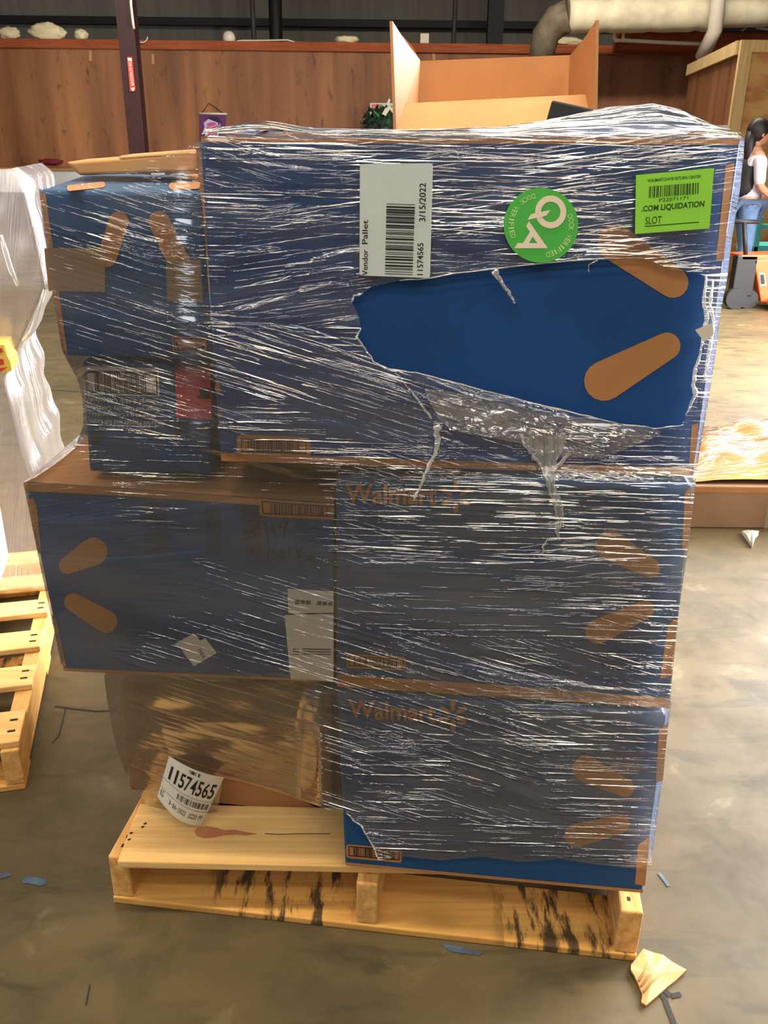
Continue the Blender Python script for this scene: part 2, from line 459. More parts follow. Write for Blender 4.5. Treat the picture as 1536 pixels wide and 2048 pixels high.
# ================================================================== STRUCTURE
fl = MB()
fl.box(-14, 12, -6, 24, -0.12, 0, conc)
zs = zl(0, 1.5)
def floor_line(pts, w, mat=crack):
    ps = [on_z(x, y, 0.0015) for x, y in pts]
    for a, b_ in zip(ps, ps[1:]):
        d = (b_ - a).normalized(); s_ = Vector((-d.y, d.x, 0)) * w / 2
        fl.face([a - s_, b_ - s_, b_ + s_, a + s_], mat)
pa, pb = on_z(10, 774, 0.0015), on_z(1536, 869, 0.0015)
dv = (pb - pa).normalized(); pa -= dv * 4; pb += dv * 3
sv = Vector((-dv.y, dv.x, 0)) * 0.007
fl.face([pa - sv, pb - sv, pb + sv, pa + sv], crack)
floor_line([(1312, 1972), (1330, 1998), (1336, 2016), (1346, 2040), (1352, 2060)], 0.010)
floor_line([(1322, 1975), (1342, 1992), (1362, 1988)], 0.010)
floor_line([(110, 1412), (190, 1422), (246, 1420)], 0.006)
floor_line([(132, 1415), (118, 1470), (104, 1486)], 0.004)
floor_line([(180, 1968), (172, 2010)], 0.003)
floor_line([(1318, 1745), (1338, 1772)], 0.008, blue_paint)
poly_px(fl, [(44, 1758), (58, 1753), (92, 1759), (93, 1769), (80, 1773), (60, 1768), (45, 1768)], zs, blue_paint)
poly_px(fl, [(-5, 1748), (16, 1746), (24, 1752), (2, 1758)], zs, blue_paint)
poly_px(fl, [(880, 1888), (930, 1896), (965, 1906), (958, 1912), (900, 1904)], zs, blue_paint)
fl.build('floor', kind='structure')

WD = 17.0
wz = on_plane(768, 104, WD).z
w = MB(); w.box(-14, 9.5, WD, WD + 0.1, 0, wz, ply)
for x, y0, y1 in ((181, 101, 122), (306, 108, 128), (868, 104, 120)):     # pale scraped marks on the sheets
    w.face([on_plane(a, b_, WD - 0.004) for a, b_ in ((x - 3, y1), (x + 3, y1), (x + 2, y0), (x - 3, y0))], kraft_lt)
w.build('wall_back', kind='structure')
w = MB(); w.box(-14, 9.5, WD - 0.05, WD + 0.14, wz, on_plane(768, 86, WD).z, red_board); w.build('trim_1', kind='structure')
w = MB(); w.box(-14, 12, 21.5, 21.6, 0, 6.4, siding)
w.build('wall_rear', kind='structure')
w = MB(); w.box(-14, 12, 21.2, 21.45, on_plane(768, 54, 21.2).z, on_plane(768, 39, 21.2).z, dark_steel); w.build('trim_2', kind='structure')
w = MB(); w.box(-14, 12, -6, 22, 6.4, 6.5, siding); w.build('ceiling', kind='structure')
w = MB(); w.box(-14.1, -14, -6, 22, 0, 6.4, siding); w.build('wall_left', kind='structure')
# strand-board partition on the right with pale framing
pr = MB(); D = 11.0
p0 = on_plane(1452, 300, D); xl_ = p0.x
ztop = on_plane(1460, 80, D).z
pr.box(xl_ + 0.04, 9.0, D, D + 0.05, 0, ztop - 0.02, osb)
side_far = on_plane(1372, 200, 14.2)
def sidepanel(z0, z1, mat, off):
    a = Vector((xl_ + off, D + 0.02, 0)); b_ = Vector((side_far.x + off, 14.2, 0)); t = Vector((0.05, 0, 0))
    c8 = [a + Vector((0, 0, z1)), a + t + Vector((0, 0, z1)), a + t + Vector((0, 0, z0)), a + Vector((0, 0, z0)),
          b_ + Vector((0, 0, z1)), b_ + t + Vector((0, 0, z1)), b_ + t + Vector((0, 0, z0)), b_ + Vector((0, 0, z0))]
    pr.hexa(c8, mat)
sidepanel(0, ztop - 0.08, ply, 0.0); sidepanel(ztop - 0.14, ztop, wood_frame, -0.05)
pr.box(xl_ - 0.02, xl_ + 0.11, D - 0.045, D + 0.01, 0, ztop, wood_frame)
pr.box(xl_ + 0.11, 9.0, D - 0.045, D + 0.01, ztop - 0.12, ztop, wood_frame)
pr.build('wall_right', kind='structure')
# red steel column with a lettered strip
ct = on_plane(250, 0, 14.0); cb = on_plane(272, 300, 14.0)
cx = (ct.x + cb.x) / 2
cl_ = MB()
cl_.box(cx - 0.12, cx + 0.12, 13.98, 14.0, 0, 6.4, oxide); cl_.box(cx - 0.12, cx + 0.12, 14.2, 14.22, 0, 6.4, oxide)
cl_.box(cx - 0.012, cx + 0.012, 14.0, 14.2, 0, 6.4, oxide)
column = cl_.build('column', kind='structure')
for (x0, y0, x1, y1, wd) in ((500, -30, 512, 80, 0.10), (552, -30, 548, 72, 0.26), (915, -30, 903, 82, 0.09)):
    w = MB(); a = on_plane(x0, y0, 19.5); b_ = on_plane(x1, y1, 19.5)
    w.tube([(a.x, 19.5, 6.4), (b_.x, 19.5, 0)], wd / 2, grey_steel if wd < .2 else dark_steel, 8)
    w.build('trim_3', kind='structure')
w = MB(); a = on_plane(1130, 60, 16.6); w.box(a.x - 1.0, a.x - 0.7, 19.5, 19.8, 0, 6.4, dark_steel); w.build('trim_4', kind='structure')

# ================================================================== PALLET UNDER THE LOAD
pA = on_z(227, 1806, 0); pB = on_z(1272, 1924, 0)
ux = (pB - pA); PW = ux.length; ux.normalize(); uy = Vector((-ux.y, ux.x, 0))
pm = Matrix((ux, uy, Vector((0, 0, 1)))).transposed().to_4x4(); pm.translation = pA
pal = empty('pallet', pA + ux * PW / 2 + uy * 0.6, 'yellow pine pallet with black-stained lower board under the wrapped blue boxes', 'pallet')
def board(name, x0, x1, y0, y1, z0, z1, mat, m=pm, parent=pal, lab=None):
    b_ = MB(); b_.box(x0, x1, y0, y1, z0, z1, mat, 0.003, m); return b_.build(name, parent, label=lab)
LB = 0.017
for i, y0 in enumerate((0.0, 0.36, 0.72, 1.08)):
    board('bottom_board', 0.0, PW, y0, y0 + (0.142 if i == 0 else 0.1), 0, LB, wood_base, lab='black-stained front lower board' if i == 0 else None)
for x0 in (0.0, PW / 2 - 0.02, PW - 0.042):
    s_ = MB(); s_.box(x0, x0 + 0.042, 0.003, 1.21, LB, 0.121, wood_str, 0.004, pm)
    st = s_.build('stringer', pal)
    for yy in (0.03, 0.055):
        nl = MB(); nl.box(x0 + 0.016, x0 + 0.022, yy, yy + 0.009, 0.121, 0.1216, crack, 0, pm)
        nl.build('nail_head', st)
# front deck board lies a little skewed
dm = Matrix.Translation(on_z(236, 1737, 0.121)) @ Matrix.Rotation(-0.012, 4, 'Z')
fb = MB(); fb.box(0, 1.0, 0, 0.163, 0.0005, 0.0185, wood_deck, 0.003, dm)
S = zl(0.1395, 0.6)
knot = plain('wood_knot', (176, 112, 70), 0.7, 0.15)
deck = fb.build('deck_board', pal, label='wide pale front deck board with a dark knot')
kb = MB()
poly_px(kb, [(388, 1663), (396, 1655), (414, 1652), (434, 1656), (448, 1661), (470, 1660), (490, 1664), (516, 1668), (494, 1671), (470, 1670), (446, 1671), (430, 1675), (408, 1677), (393, 1672)], S, knot)
kb.build('knot', deck)
for x, y in ((262, 1667), (258, 1680), (290, 1648), (285, 1655)):
    kb = MB(); poly_px(kb, [(x - 4, y), (x + 1, y - 3), (x + 5, y - 2), (x, y + 2)], S, crack); kb.build('nail_head', deck)
kb = MB(); stroke_px(kb, [(530, 1668), (560, 1669), (600, 1668), (660, 1668)], 1.5, S, crack); kb.build('grain_crack', deck)
for i, y0 in enumerate((0.33, 0.5, 0.67, 0.84, 1.01, 1.12)):
    board('deck_board', 0.0, PW, y0, y0 + 0.1, 0.1215, 0.139, wood_deck)

# ================================================================== BOXES
DECK = 0.1405
# --- big box, upper right
BD, BT = 1.27, 0.02
big = MB()
carton(big, [(398, 271), (1484, 276), (1388, 955), (440, 926)], BD, BT, 0.98, blue, 0.007)
S = pl(BD, BT, 1.0); S2 = pl(BD, BT, 1.6); S3 = pl(BD, BT, 2.2)
poly_px(big, [(402, 273), (1480, 278), (1478, 290), (403, 285)], S, kraft)
poly_px(big, [(441, 906), (960, 923), (1389, 936), (1387, 951), (443, 922)], S, kraft)
poly_px(big, capsule_px(1232, 486, 37, 1346, 565, 31), S, kraft)
poly_px(big, capsule_px(1208, 762, 40, 1334, 692, 27), S, kraft)
poly_px(big, [(1452, 330), (1469, 326), (1447, 522), (1432, 520)], S, kraft)
poly_px(big, [(1384, 850), (1398, 846), (1388, 930), (1378, 930)], S, kraft)
q = [(475, 870), (621, 877), (621, 914), (475, 907)]
poly_px(big, rrect_px([(474, 868), (621, 875), (622, 917), (474, 911)], 0.3), S, kraft)
frame_px(big, [(482, 877), (613, 882), (613, 908), (482, 904)], S2, black_ink, 0.012, 0.08)
barcode_px(big, [(495, 880), (600, 884), (600, 905), (495, 902)], S2, black_ink, 38, 3)
poly_px(big, capsule_px(435, 770, 5, 436, 780, 5), S, kraft); poly_px(big, capsule_px(438, 829, 4, 439, 831, 4), S, kraft)
stroke_px(big, [(441, 300), (470, 900)], 1.2, S, navy_ink)
big_box = big.build('carton', label='largest blue carton, on the upper right of the load, bare through the torn wrap', cat='carton', group='blue cartons on the wrapped pallet')

# --- middle right box
MD, MT = 1.275, 0.087
def spark(mb, cx, cy, r0, r1, wd, S, mat):
    for k in range(6):
        a = math.radians(90 + 60 * k); c_, s_ = math.cos(a), -math.sin(a)
        poly_px(mb, capsule_px(cx + c_ * r0, cy + s_ * r0, wd * 0.75, cx + c_ * r1, cy + s_ * r1, wd, 5), S, mat)
mr = MB()
carton(mr, [(672, 952), (1386, 970), (1338, 1415), (672, 1372)], MD, MT, 1.0, blue2, 0.006)
S = pl(MD, MT, 1.0); S2 = pl(MD, MT, 1.6)
poly_px(mr, [(674, 1349), (1000, 1370), (1341, 1397), (1338, 1416), (1000, 1394), (674, 1373)], S, kraft)
poly_px(mr, capsule_px(1221, 1091, 30, 1301, 1136, 19), S, kraft)
poly_px(mr, capsule_px(1196, 1263, 25, 1290, 1219, 18), S, kraft)
poly_px(mr, [(1370, 985), (1384, 972), (1376, 1090), (1364, 1102)], S, kraft)
poly_px(mr, [(1336, 1250), (1354, 1236), (1342, 1352), (1320, 1358)], S, kraft)
text_px(mr, 'Walmart', [(690, 967), (874, 970), (874, 1010), (690, 1007)], S2, kraft, 0.022)
spark(mr, 912, 994, 13, 27, 5, S2, kraft)
poly_px(mr, rrect_px([(693, 1308), (812, 1314), (812, 1341), (693, 1336)], 0.25), S, kraft)
frame_px(mr, [(697, 1312), (808, 1317), (808, 1337), (697, 1332)], S2, black_ink, 0.015, 0.09)
barcode_px(mr, [(708, 1314), (797, 1319), (797, 1335), (708, 1331)], S2, black_ink, 30, 5)
mid_right = mr.build('carton', label='blue carton between the largest one and the lowest one, on the right', cat='carton', group='blue cartons on the wrapped pallet')

# --- bottom right box
LD, LT = 1.275, 0.11
br = MB()
carton(br, [(674, 1384), (1334, 1430), (1285, 1788), (690, 1733)], LD, LT, 1.0, blue2, 0.006, DECK)
S = pl(LD, LT, 1.0); S2 = pl(LD, LT, 1.6)
poly_px(br, [(690, 1724), (800, 1735), (1000, 1754), (1287, 1780), (1285, 1786), (1000, 1760), (692, 1731)], S, kraft)
poly_px(br, capsule_px(1172, 1537, 27, 1250, 1576, 18), S, kraft)
poly_px(br, capsule_px(1153, 1671, 24, 1241, 1648, 18), S, kraft)
poly_px(br, [(1318, 1462), (1336, 1444), (1326, 1560), (1312, 1566)], S, kraft)
poly_px(br, [(1276, 1690), (1300, 1672), (1290, 1772), (1270, 1768)], S, kraft)
text_px(br, 'Walmart', [(697, 1398), (872, 1408), (872, 1446), (697, 1436)], S2, kraft, 0.022)
spark(br, 906, 1430, 12, 26, 5, S2, kraft)
poly_px(br, rrect_px([(692, 1688), (804, 1698), (804, 1726), (692, 1716)], 0.25), S, kraft)
frame_px(br, [(697, 1692), (799, 1701), (799, 1721), (697, 1712)], S2, black_ink, 0.015, 0.09)
barcode_px(br, [(707, 1694), (790, 1701), (790, 1719), (707, 1712)], S2, black_ink, 30, 9)
bottom_right = br.build('carton', label='lowest blue carton on the right, overhanging the pallet front', cat='carton', group='blue cartons on the wrapped pallet')

# --- middle left box
KD, KT = 1.285, 0.087
ml = MB()
carton(ml, [(48, 966), (668, 1010), (668, 1365), (126, 1342)], KD, KT, 0.95, blue2, 0.006)
S = pl(KD, KT, 1.0); S2 = pl(KD, KT, 1.6); S3 = pl(KD, KT, 2.4)
ktop = [on_plane(x, y, KD, KT) for x, y in ((52, 967), (664, 1010))]
kb_ = Vector((KT, 1, 0)).normalized()
ml.face([p + Vector((0, 0, .0012)) + kb_ * d for p, d in ((ktop[0], .006), (ktop[1], .006), (ktop[1], .9), (ktop[0], .9))], kraft)
poly_px(ml, [(49, 964), (668, 1008), (668, 1021), (400, 1002), (200, 989), (52, 982)], S, kraft)
poly_px(ml, [(126, 1336), (400, 1348), (668, 1360), (668, 1364), (400, 1354), (127, 1342)], S, kraft)
poly_px(ml, capsule_px(187, 1103, 28, 135, 1131, 17), S, kraft)
poly_px(ml, capsule_px(212, 1243, 23, 146, 1204, 18), S, kraft)
poly_px(ml, [(56, 1000), (66, 996), (73, 1010), (82, 1100), (77, 1110)], S, kraft)
poly_px(ml, [(102, 1226), (112, 1240), (132, 1332), (126, 1336)], S, kraft)
poly_px(ml, [(518, 998), (668, 1010), (668, 1038), (660, 1039), (540, 1034), (520, 1030)], S2, kraft)
stroke_px(ml, [(668, 1014), (524, 1003), (526, 1027), (668, 1033)], 2.2, S3, black_ink)
barcode_px(ml, [(541, 1006), (662, 1015), (662, 1031), (541, 1027)], S3, black_ink, 36, 4)
for x0, x1, y0, y1 in ((286, 330, 1000, 1110), (410, 440, 1010, 1108), (480, 520, 1010, 1110)):
    poly_px(ml, [(x0, y0), (x1, y0 + 3), (x1 + 4, y1 + 2), (x0 + 4, y1)], S, stripe_ink)
zz = lambda pts: [(460 + a / 6.4, 980 + b_ / 6.4) for a, b_ in pts]
for st in ([(238, 390), (300, 376), (338, 402), (365, 462), (300, 500), (210, 555)], [(180, 552), (318, 536), (330, 575), (250, 622), (145, 640)],
           [(415, 412), (455, 420), (492, 650), (488, 720)], [(545, 430), (560, 520), (585, 590)], [(735, 405), (660, 410), (622, 470), (690, 488), (735, 410), (705, 490), (686, 585)],
           [(270, 745), (292, 770), (296, 830)], [(486, 870), (492, 775), (540, 765), (600, 835), (700, 884), (672, 790), (640, 800)], [(752, 745), (768, 862)], [(850, 736), (872, 862)], [(918, 742), (862, 806), (908, 868)],
           [(1052, 832), (985, 890), (1048, 890), (1050, 838), (1060, 915)]):
    stroke_px(ml, zz(st), 3.6, S2, black_ink)
mid_left = ml.build('carton', label='long blue carton with marker writing and white papers, on the left', cat='carton', group='blue cartons on the wrapped pallet')
s_ = MB(); S4 = pl(KD, KT, 3.4)
poly_px(s_, [(575, 1177), (667, 1183), (667, 1227), (577, 1226)], S2, paper_warm)
for i in range(7):
    if i != 3: poly_px(s_, [(590 + i * 11, 1200 + i * .6), (599 + i * 11, 1200 + i * .6), (599 + i * 11, 1208 + i * .6), (590 + i * 11, 1208 + i * .6)], S3, grey_steel)
s_.build('paper_label', mid_left, label='upper white paper label')
s_ = MB(); poly_px(s_, [(569, 1230), (667, 1228), (667, 1362), (581, 1358)], S2, paper_warm)
stroke_px(s_, [(569, 1228), (667, 1227)], 2.6, S4, black_ink)
for x0, x1 in ((585, 598), (605, 662)):
    for k in range(3): poly_px(s_, [(x0, 1297 + k * 5), (x1, 1298 + k * 5), (x1, 1300 + k * 5), (x0, 1299 + k * 5)], S3, grey_steel)
s_.build('paper_label', mid_left, label='lower long white paper label')
s_ = MB(); tz = lambda p: (340 + p[0] / 4.389, 1160 + p[1] / 4.389)
poly_px(s_, [tz(p) for p in ((40, 560), (212, 468), (265, 532), (310, 512), (412, 640), (210, 757), (120, 640), (105, 612))], S2, paper_warm)
text_px(s_, '1V0A', [tz(p) for p in ((270, 600), (318, 680), (285, 690), (240, 612))], S3, grey_steel, 0.02)
s_.build('torn_sticker', mid_left, label='small torn white sticker')

# --- top left box
TD, TT = 1.30, 0.035
tl_ = MB()
carton(tl_, [(79, 379), (403, 385), (428, 722), (126, 712)], TD, TT, 0.72, blue2, 0.006, None, -0.22)
S = pl(TD, TT, 1.0); S2 = pl(TD, TT, 1.8); S3 = pl(TD, TT, 2.6)
poly_px(tl_, [(80, 384), (91, 388), (135, 708), (126, 708)], S, kraft)
poly_px(tl_, capsule_px(237, 443, 20, 214, 515, 19), S, kraft)
poly_px(tl_, capsule_px(318, 443, 21, 356, 520, 22), S, kraft)
poly_px(tl_, [(344, 672), (413, 676), (413, 706), (346, 703)], S, kraft)
stroke_px(tl_, [(413, 679), (348, 676), (350, 700), (413, 703)], 1.6, S2, black_ink)
stroke_px(tl_, [(364, 697), (396, 698), (408, 694)], 5, S2, black_ink); stroke_px(tl_, [(353, 685), (357, 700)], 4, S2, black_ink)
ztl = on_plane(240, 382, TD, TT).z
ZS = zl(ztl, 1.5)
for q in (capsule_px(140, 378, 6, 205, 371, 6), capsule_px(345, 374, 7, 392, 372, 8), capsule_px(246, 360, 4, 262, 360, 4), capsule_px(330, 361, 4, 392, 354, 5)):
    poly_px(tl_, q, ZS, kraft)
top_left = tl_.build('carton', label='blue carton on top at the left, patched with brown tape', cat='carton', group='blue cartons on the wrapped pallet')
for q in ([(88, 496), (210, 496), (210, 584), (97, 582)], [(332, 518), (401, 520), (406, 604), (334, 602)]):
    s_ = MB(); poly_px(s_, q, S2, tape_brown)
    s_.build('tape_patch', top_left)

# --- box with the large bar code, left
CD, CT = 1.345, 0.035
cb_ = MB()
carton(cb_, [(162, 722), (418, 728), (424, 950), (178, 944)], CD, CT, 0.7, blue2, 0.006, 0.0)
S = pl(CD, CT, 1.0); S2 = pl(CD, CT, 1.8); S3 = pl(CD, CT, 2.6)
bz = lambda p: (150 + p[0] / 5.297, 720 + p[1] / 5.297)
poly_px(cb_, [bz(p) for p in ((72, 60), (885, 85), (895, 385), (100, 365))], S, beige_ink)
frame_px(cb_, [bz(p) for p in ((100, 108), (868, 130), (876, 375), (118, 345))], S2, black_ink, 0.02, 0.11)
barcode_px(cb_, [bz(p) for p in ((205, 118), (750, 130), (755, 345), (212, 325))], S2, black_ink, 44, 12)
lines = [('Sewer & Milk Chocolate', (160, 395, 850, 465)), ('Reversed Capacity Container', (118, 470, 890, 545)), ('Material is a Compostable', (182, 540, 850, 610)),
         ('Includes Playset and Ice Cream', (118, 612, 935, 695)), ('Assembly Required', (260, 700, 800, 750))]
for s, (x0, y0, x1, y1) in lines:      # printed upside down
    text_px(cb_, s, [bz((x1, y1 + 8)), bz((x0, y1 - 14)), bz((x0, y0)), bz((x1, y0 + 26))], S2, beige_ink, 0.012)
poly_px(cb_, [(350, 732), (420, 734), (424, 839), (353, 836)], S, red_ink)
for p in ([(398, 776), (421, 777), (421, 798), (394, 797), (394, 792), (400, 790)],): poly_px(cb_, p, S2, crack)
poly_px(cb_, capsule_px(408, 856, 12, 409, 858, 12), S, navy_ink)
for q in (capsule_px(356, 862, 8, 352, 878, 6), capsule_px(362, 850, 8, 370, 850, 8), capsule_px(376, 862, 6, 378, 876, 5), capsule_px(398, 884, 6, 400, 896, 6)):
    poly_px(cb_, q, S, navy_ink)
for q in (capsule_px(200, 868, 9, 190, 884, 6), capsule_px(300, 862, 8, 330, 876, 5)): poly_px(cb_, q, S, navy_ink)
cb_.build('carton', label='blue carton with a large bar code and upside-down print, on the left', cat='carton', group='blue cartons on the wrapped pallet')

# --- brown box bottom left
ND, NT = 1.46, 0.087
nb_ = MB()
carton(nb_, [(238, 1356), (664, 1384), (664, 1640), (262, 1612)], ND, NT, 0.8, brown, 0.008, DECK)
S = pl(ND, NT, 1.2)
stroke_px(nb_, [(300, 1440), (420, 1480), (560, 1470), (650, 1500)], 2, S, tape_brown)
stroke_px(nb_, [(430, 1560), (560, 1570), (660, 1590)], 3, S, tape_brown)
brown_box = nb_.build('carton', label='plain brown carton sitting on the front deck board, left', cat='carton')
s_ = MB(); a = on_plane(262, 1500, ND, NT)
poly_px(s_, [(430, 1545), (560, 1580), (640, 1618), (640, 1626), (430, 1605)], pl(ND, NT, 6), kraft)
s_.build('flap', brown_box)

# ================================================================== THINGS ON TOP
# folded yellow-lit board on the top-left carton
fb_ = MB()
ysh = [(138, 323), (392, 306), (392, 342), (160, 349)]
Dk = 1.60
nbk = Vector((-0.2, 1, 0)).normalized() * 0.30
for q in ([(132, 324), (392, 304), (392, 343), (158, 351)], [(236, 312), (392, 300), (392, 316), (240, 322)]):
    p = [on_plane(x, y, Dk, 0.02) for x, y in q]
    for v_ in p: v_.z = max(v_.z, ztl + 0.004)
    fb_.hexa(p + [a + nbk for a in p], kraft_lt, 0.005, 3)
fb_.build('folded_cardboard', label='folded tan cardboard lying on the top-left blue carton', cat='cardboard')

# open carton with four raised flaps
ztop_big = on_plane(900, 273, BD, BT).z
oc = empty('open_carton', (0.2, 2.0, ztop_big + 0.003), 'open tan carton with raised flaps on top of the load', 'carton')
D1, D2 = 1.66, 2.24
def slab(name, pts, thick_dir, parent, mat=kraft, bend=None, label=None):
    m_ = MB(); t = Vector(thick_dir)
    k = len(pts); a = [Vector(p) for p in pts]; b_ = [p + t for p in a]
    m_.face(a[::-1], mat); m_.face(b_, mat)
    for i in range(k):
        j = (i + 1) % k; m_.face([a[i], a[j], b_[j], b_[i]], mat)
    bm = bmesh.new(); vs = [bm.verts.new(v) for v in m_.v]
    for f in m_.f: bm.faces.new([vs[i] for i in f])
    bmesh.ops.remove_doubles(bm, verts=bm.verts, dist=1e-5); bmesh.ops.recalc_face_normals(bm, faces=bm.faces)
    m2 = MB(); bm.verts.index_update()
    m2.mesh([v.co.copy() for v in bm.verts], [[v.index for v in f.verts] for f in bm.faces], mat); bm.free()
    return m2.build(name, parent, label=label)
zb = ztop_big + 0.004
A = lambda x, y, D_: on_plane(x, y, D_)
xl1 = A(793, 240, D1).x; xr1 = A(1192, 230, D1).x; xl2 = A(838, 200, D2).x; xr2 = A(1140, 200, D2).x
wallh = zb + 0.006
body_ = MB()
def vwall(m_, a, b_, z0, z1, th, mat):
    d = (b_ - a).normalized(); nn = Vector((-d.y, d.x, 0)) * th
    m_.hexa([a + Vector((0, 0, z1)), b_ + Vector((0, 0, z1)), b_ + Vector((0, 0, z0)), a + Vector((0, 0, z0)),
             a + nn + Vector((0, 0, z1)), b_ + nn + Vector((0, 0, z1)), b_ + nn + Vector((0, 0, z0)), a + nn + Vector((0, 0, z0))], mat)
c00, c10, c11, c01 = Vector((xl1, D1, 0)), Vector((xr1, D1, 0)), Vector((xr2, D2, 0)), Vector((xl2, D2, 0))
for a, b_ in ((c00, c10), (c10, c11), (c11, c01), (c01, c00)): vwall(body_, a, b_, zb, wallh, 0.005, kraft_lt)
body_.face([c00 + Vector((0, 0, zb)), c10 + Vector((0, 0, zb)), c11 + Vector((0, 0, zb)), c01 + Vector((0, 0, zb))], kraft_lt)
body_.build('box_walls', oc)
P = lambda c_, z: Vector((c_.x, c_.y, z))
zt = lambda x, y, D_: A(x, y, D_).z
def at_dist(x, y, yw): return on_plane(x, y, yw)
# left flap: tall in front, lower and further back
slab('flap', [P(c00, wallh), at_dist(785, 42, D1 + 0.02), at_dist(800, 66, D1 + 0.14), at_dist(824, 92, D1 + 0.32), at_dist(840, 120, D2 - 0.02), P(c01, wallh)], (-0.005, 0, 0), oc, label='tall left flap catching daylight')
slab('flap', [P(c10, wallh), at_dist(1192, 40, D1 + 0.02), at_dist(1172, 72, D1 + 0.2), at_dist(1152, 96, D1 + 0.4), at_dist(1139, 112, D2 - 0.02), P(c11, wallh)], (0.005, 0, 0), oc, label='tall right flap in shade')
slab('flap', [P(c01, wallh), P(c11, wallh), at_dist(1142, 110, D2 + 0.02), at_dist(838, 122, D2 + 0.02)], (0, 0.005, 0), oc, label='rear flap')
slab('flap', [P(c00, zb), P(c10, zb), at_dist(1186, 188, D1 + 0.17), at_dist(806, 207, D1 + 0.17)], (0, 0.005, 0), oc, kraft_lt, label='low front flap leaning inward')  # paler kraft paints in the overhead light on this flap
# black sheet
bs = MB()
p = [on_plane(x, y, 1.56) for x, y in ((1104, 200), (1206, 222), (1232, 264), (1086, 264))]
for v_ in p: v_.z = max(v_.z, zb)
bk = [a + Vector((0.005, 0.03, 0)) for a in p]
bs.hexa(p + bk, plain('black_board', (20, 20, 22), 0.5), 0.003)
bs.build('black_board', label='black folded board leaning in front of the open carton', cat='board')
# scrap of brown paper on the top edge
sc = MB()
pts = [(505, 270), (522, 262), (540, 257), (566, 258), (574, 268)]
g1 = [on_plane(x, y, 1.34) for x, y in pts]; g2 = [on_plane(x + 6, y + (4 if i % 2 else -3), 1.42) for i, (x, y) in enumerate(pts)]
for i in range(4): sc.face([g1[i], g1[i + 1], g2[i + 1], g2[i]], kraft, True)
sc_o = sc.build('paper_scrap', label='crumpled brown paper scrap on the top edge of the load', cat='paper')
so = sc_o.modifiers.new('thick', 'SOLIDIFY'); so.thickness = 0.002

# ================================================================== STRETCH WRAP
def interp(tab, y):
    if y <= tab[0][0]: return tab[0][1]
    for (a, va), (b_, vb) in zip(tab, tab[1:]):
        if y <= b_:
            k = (y - a) / (b_ - a) if b_ > a else 0
            if isinstance(va, tuple): return tuple(p + (q - p) * k for p, q in zip(va, vb))
            return va + (vb - va) * k
    return tab[-1][1]
def sstep(a, b_, x):
    k = max(0, min(1, (x - a) / (b_ - a))); return k * k * (3 - 2 * k)
XL = [(262, 440), (268, 425), (290, 385), (330, 270), (362, 150), (375, 77), (540, 98), (700, 124), (720, 134), (760, 156), (800, 165), (850, 167), (900, 148), (950, 80), (964, 46), (1150, 84), (1342, 125),
      (1350, 208), (1400, 214), (1480, 229), (1540, 248), (1570, 266), (1610, 296), (1640, 318), (1760, 330)]
XR = [(262, 1480), (276, 1490), (380, 1480), (470, 1465), (560, 1454), (620, 1442), (720, 1430), (800, 1417), (900, 1400), (950, 1393), (1080, 1378), (1220, 1358), (1330, 1347), (1390, 1341), (1410, 1342), (1450, 1337), (1560, 1325), (1700, 1306), (1760, 1300)]
RC = [(260, (1.260, 0.02)), (930, (1.258, 0.02)), (962, (1.262, 0.086)), (1390, (1.262, 0.088)), (1425, (1.262, 0.109)), (1760, (1.262, 0.110))]
LC = [(260, (1.278, 0.02)), (370, (1.286, 0.035)), (710, (1.286, 0.035)), (964, (1.270, 0.087)), (1345, (1.270, 0.087)), (1610, (1.43, 0.087)), (1760, (1.45, 0.087))]
SEAM = [(260, 400), (700, 416), (900, 440), (960, 640), (1345, 650), (1400, 640), (1760, 640)]
def film_pt(x, y):
    rD, rt = interp(RC, y); lD, lt = interp(LC, y); xb = interp(SEAM, y)
    wd = 90 if y < 900 else 50
    k = sstep(xb - wd, xb + wd * 0.15, x)
    return on_plane(x, y, lD + (rD - lD) * k, lt + (rt - lt) * k)
FLOW = [(500, 350, .10), (900, 320, .02), (1300, 330, -.10), (600, 480, -.08), (560, 570, -.28), (640, 590, -.30), (560, 700, .35), (700, 790, .38), (1000, 850, .2), (600, 880, .04), (200, 450, .3),
        (300, 560, .22), (250, 750, .4), (300, 900, .15), (150, 960, -.2), (300, 1000, 0), (200, 1050, -.1), (500, 1180, .25), (500, 1280, .3), (250, 1200, .05), (1000, 1000, .02), (1000, 1080, .05),
        (1100, 1130, -.02), (900, 1220, .05), (900, 1330, .28), (1200, 1380, .20), (900, 1430, .2), (1200, 1450, .1), (800, 1550, .08), (1000, 1590, .32), (1200, 1560, .06), (1000, 1690, 0), (400, 1450, .25),
        (300, 1500, .5), (600, 1550, .3), (1450, 400, -.15), (1430, 700, .1)]
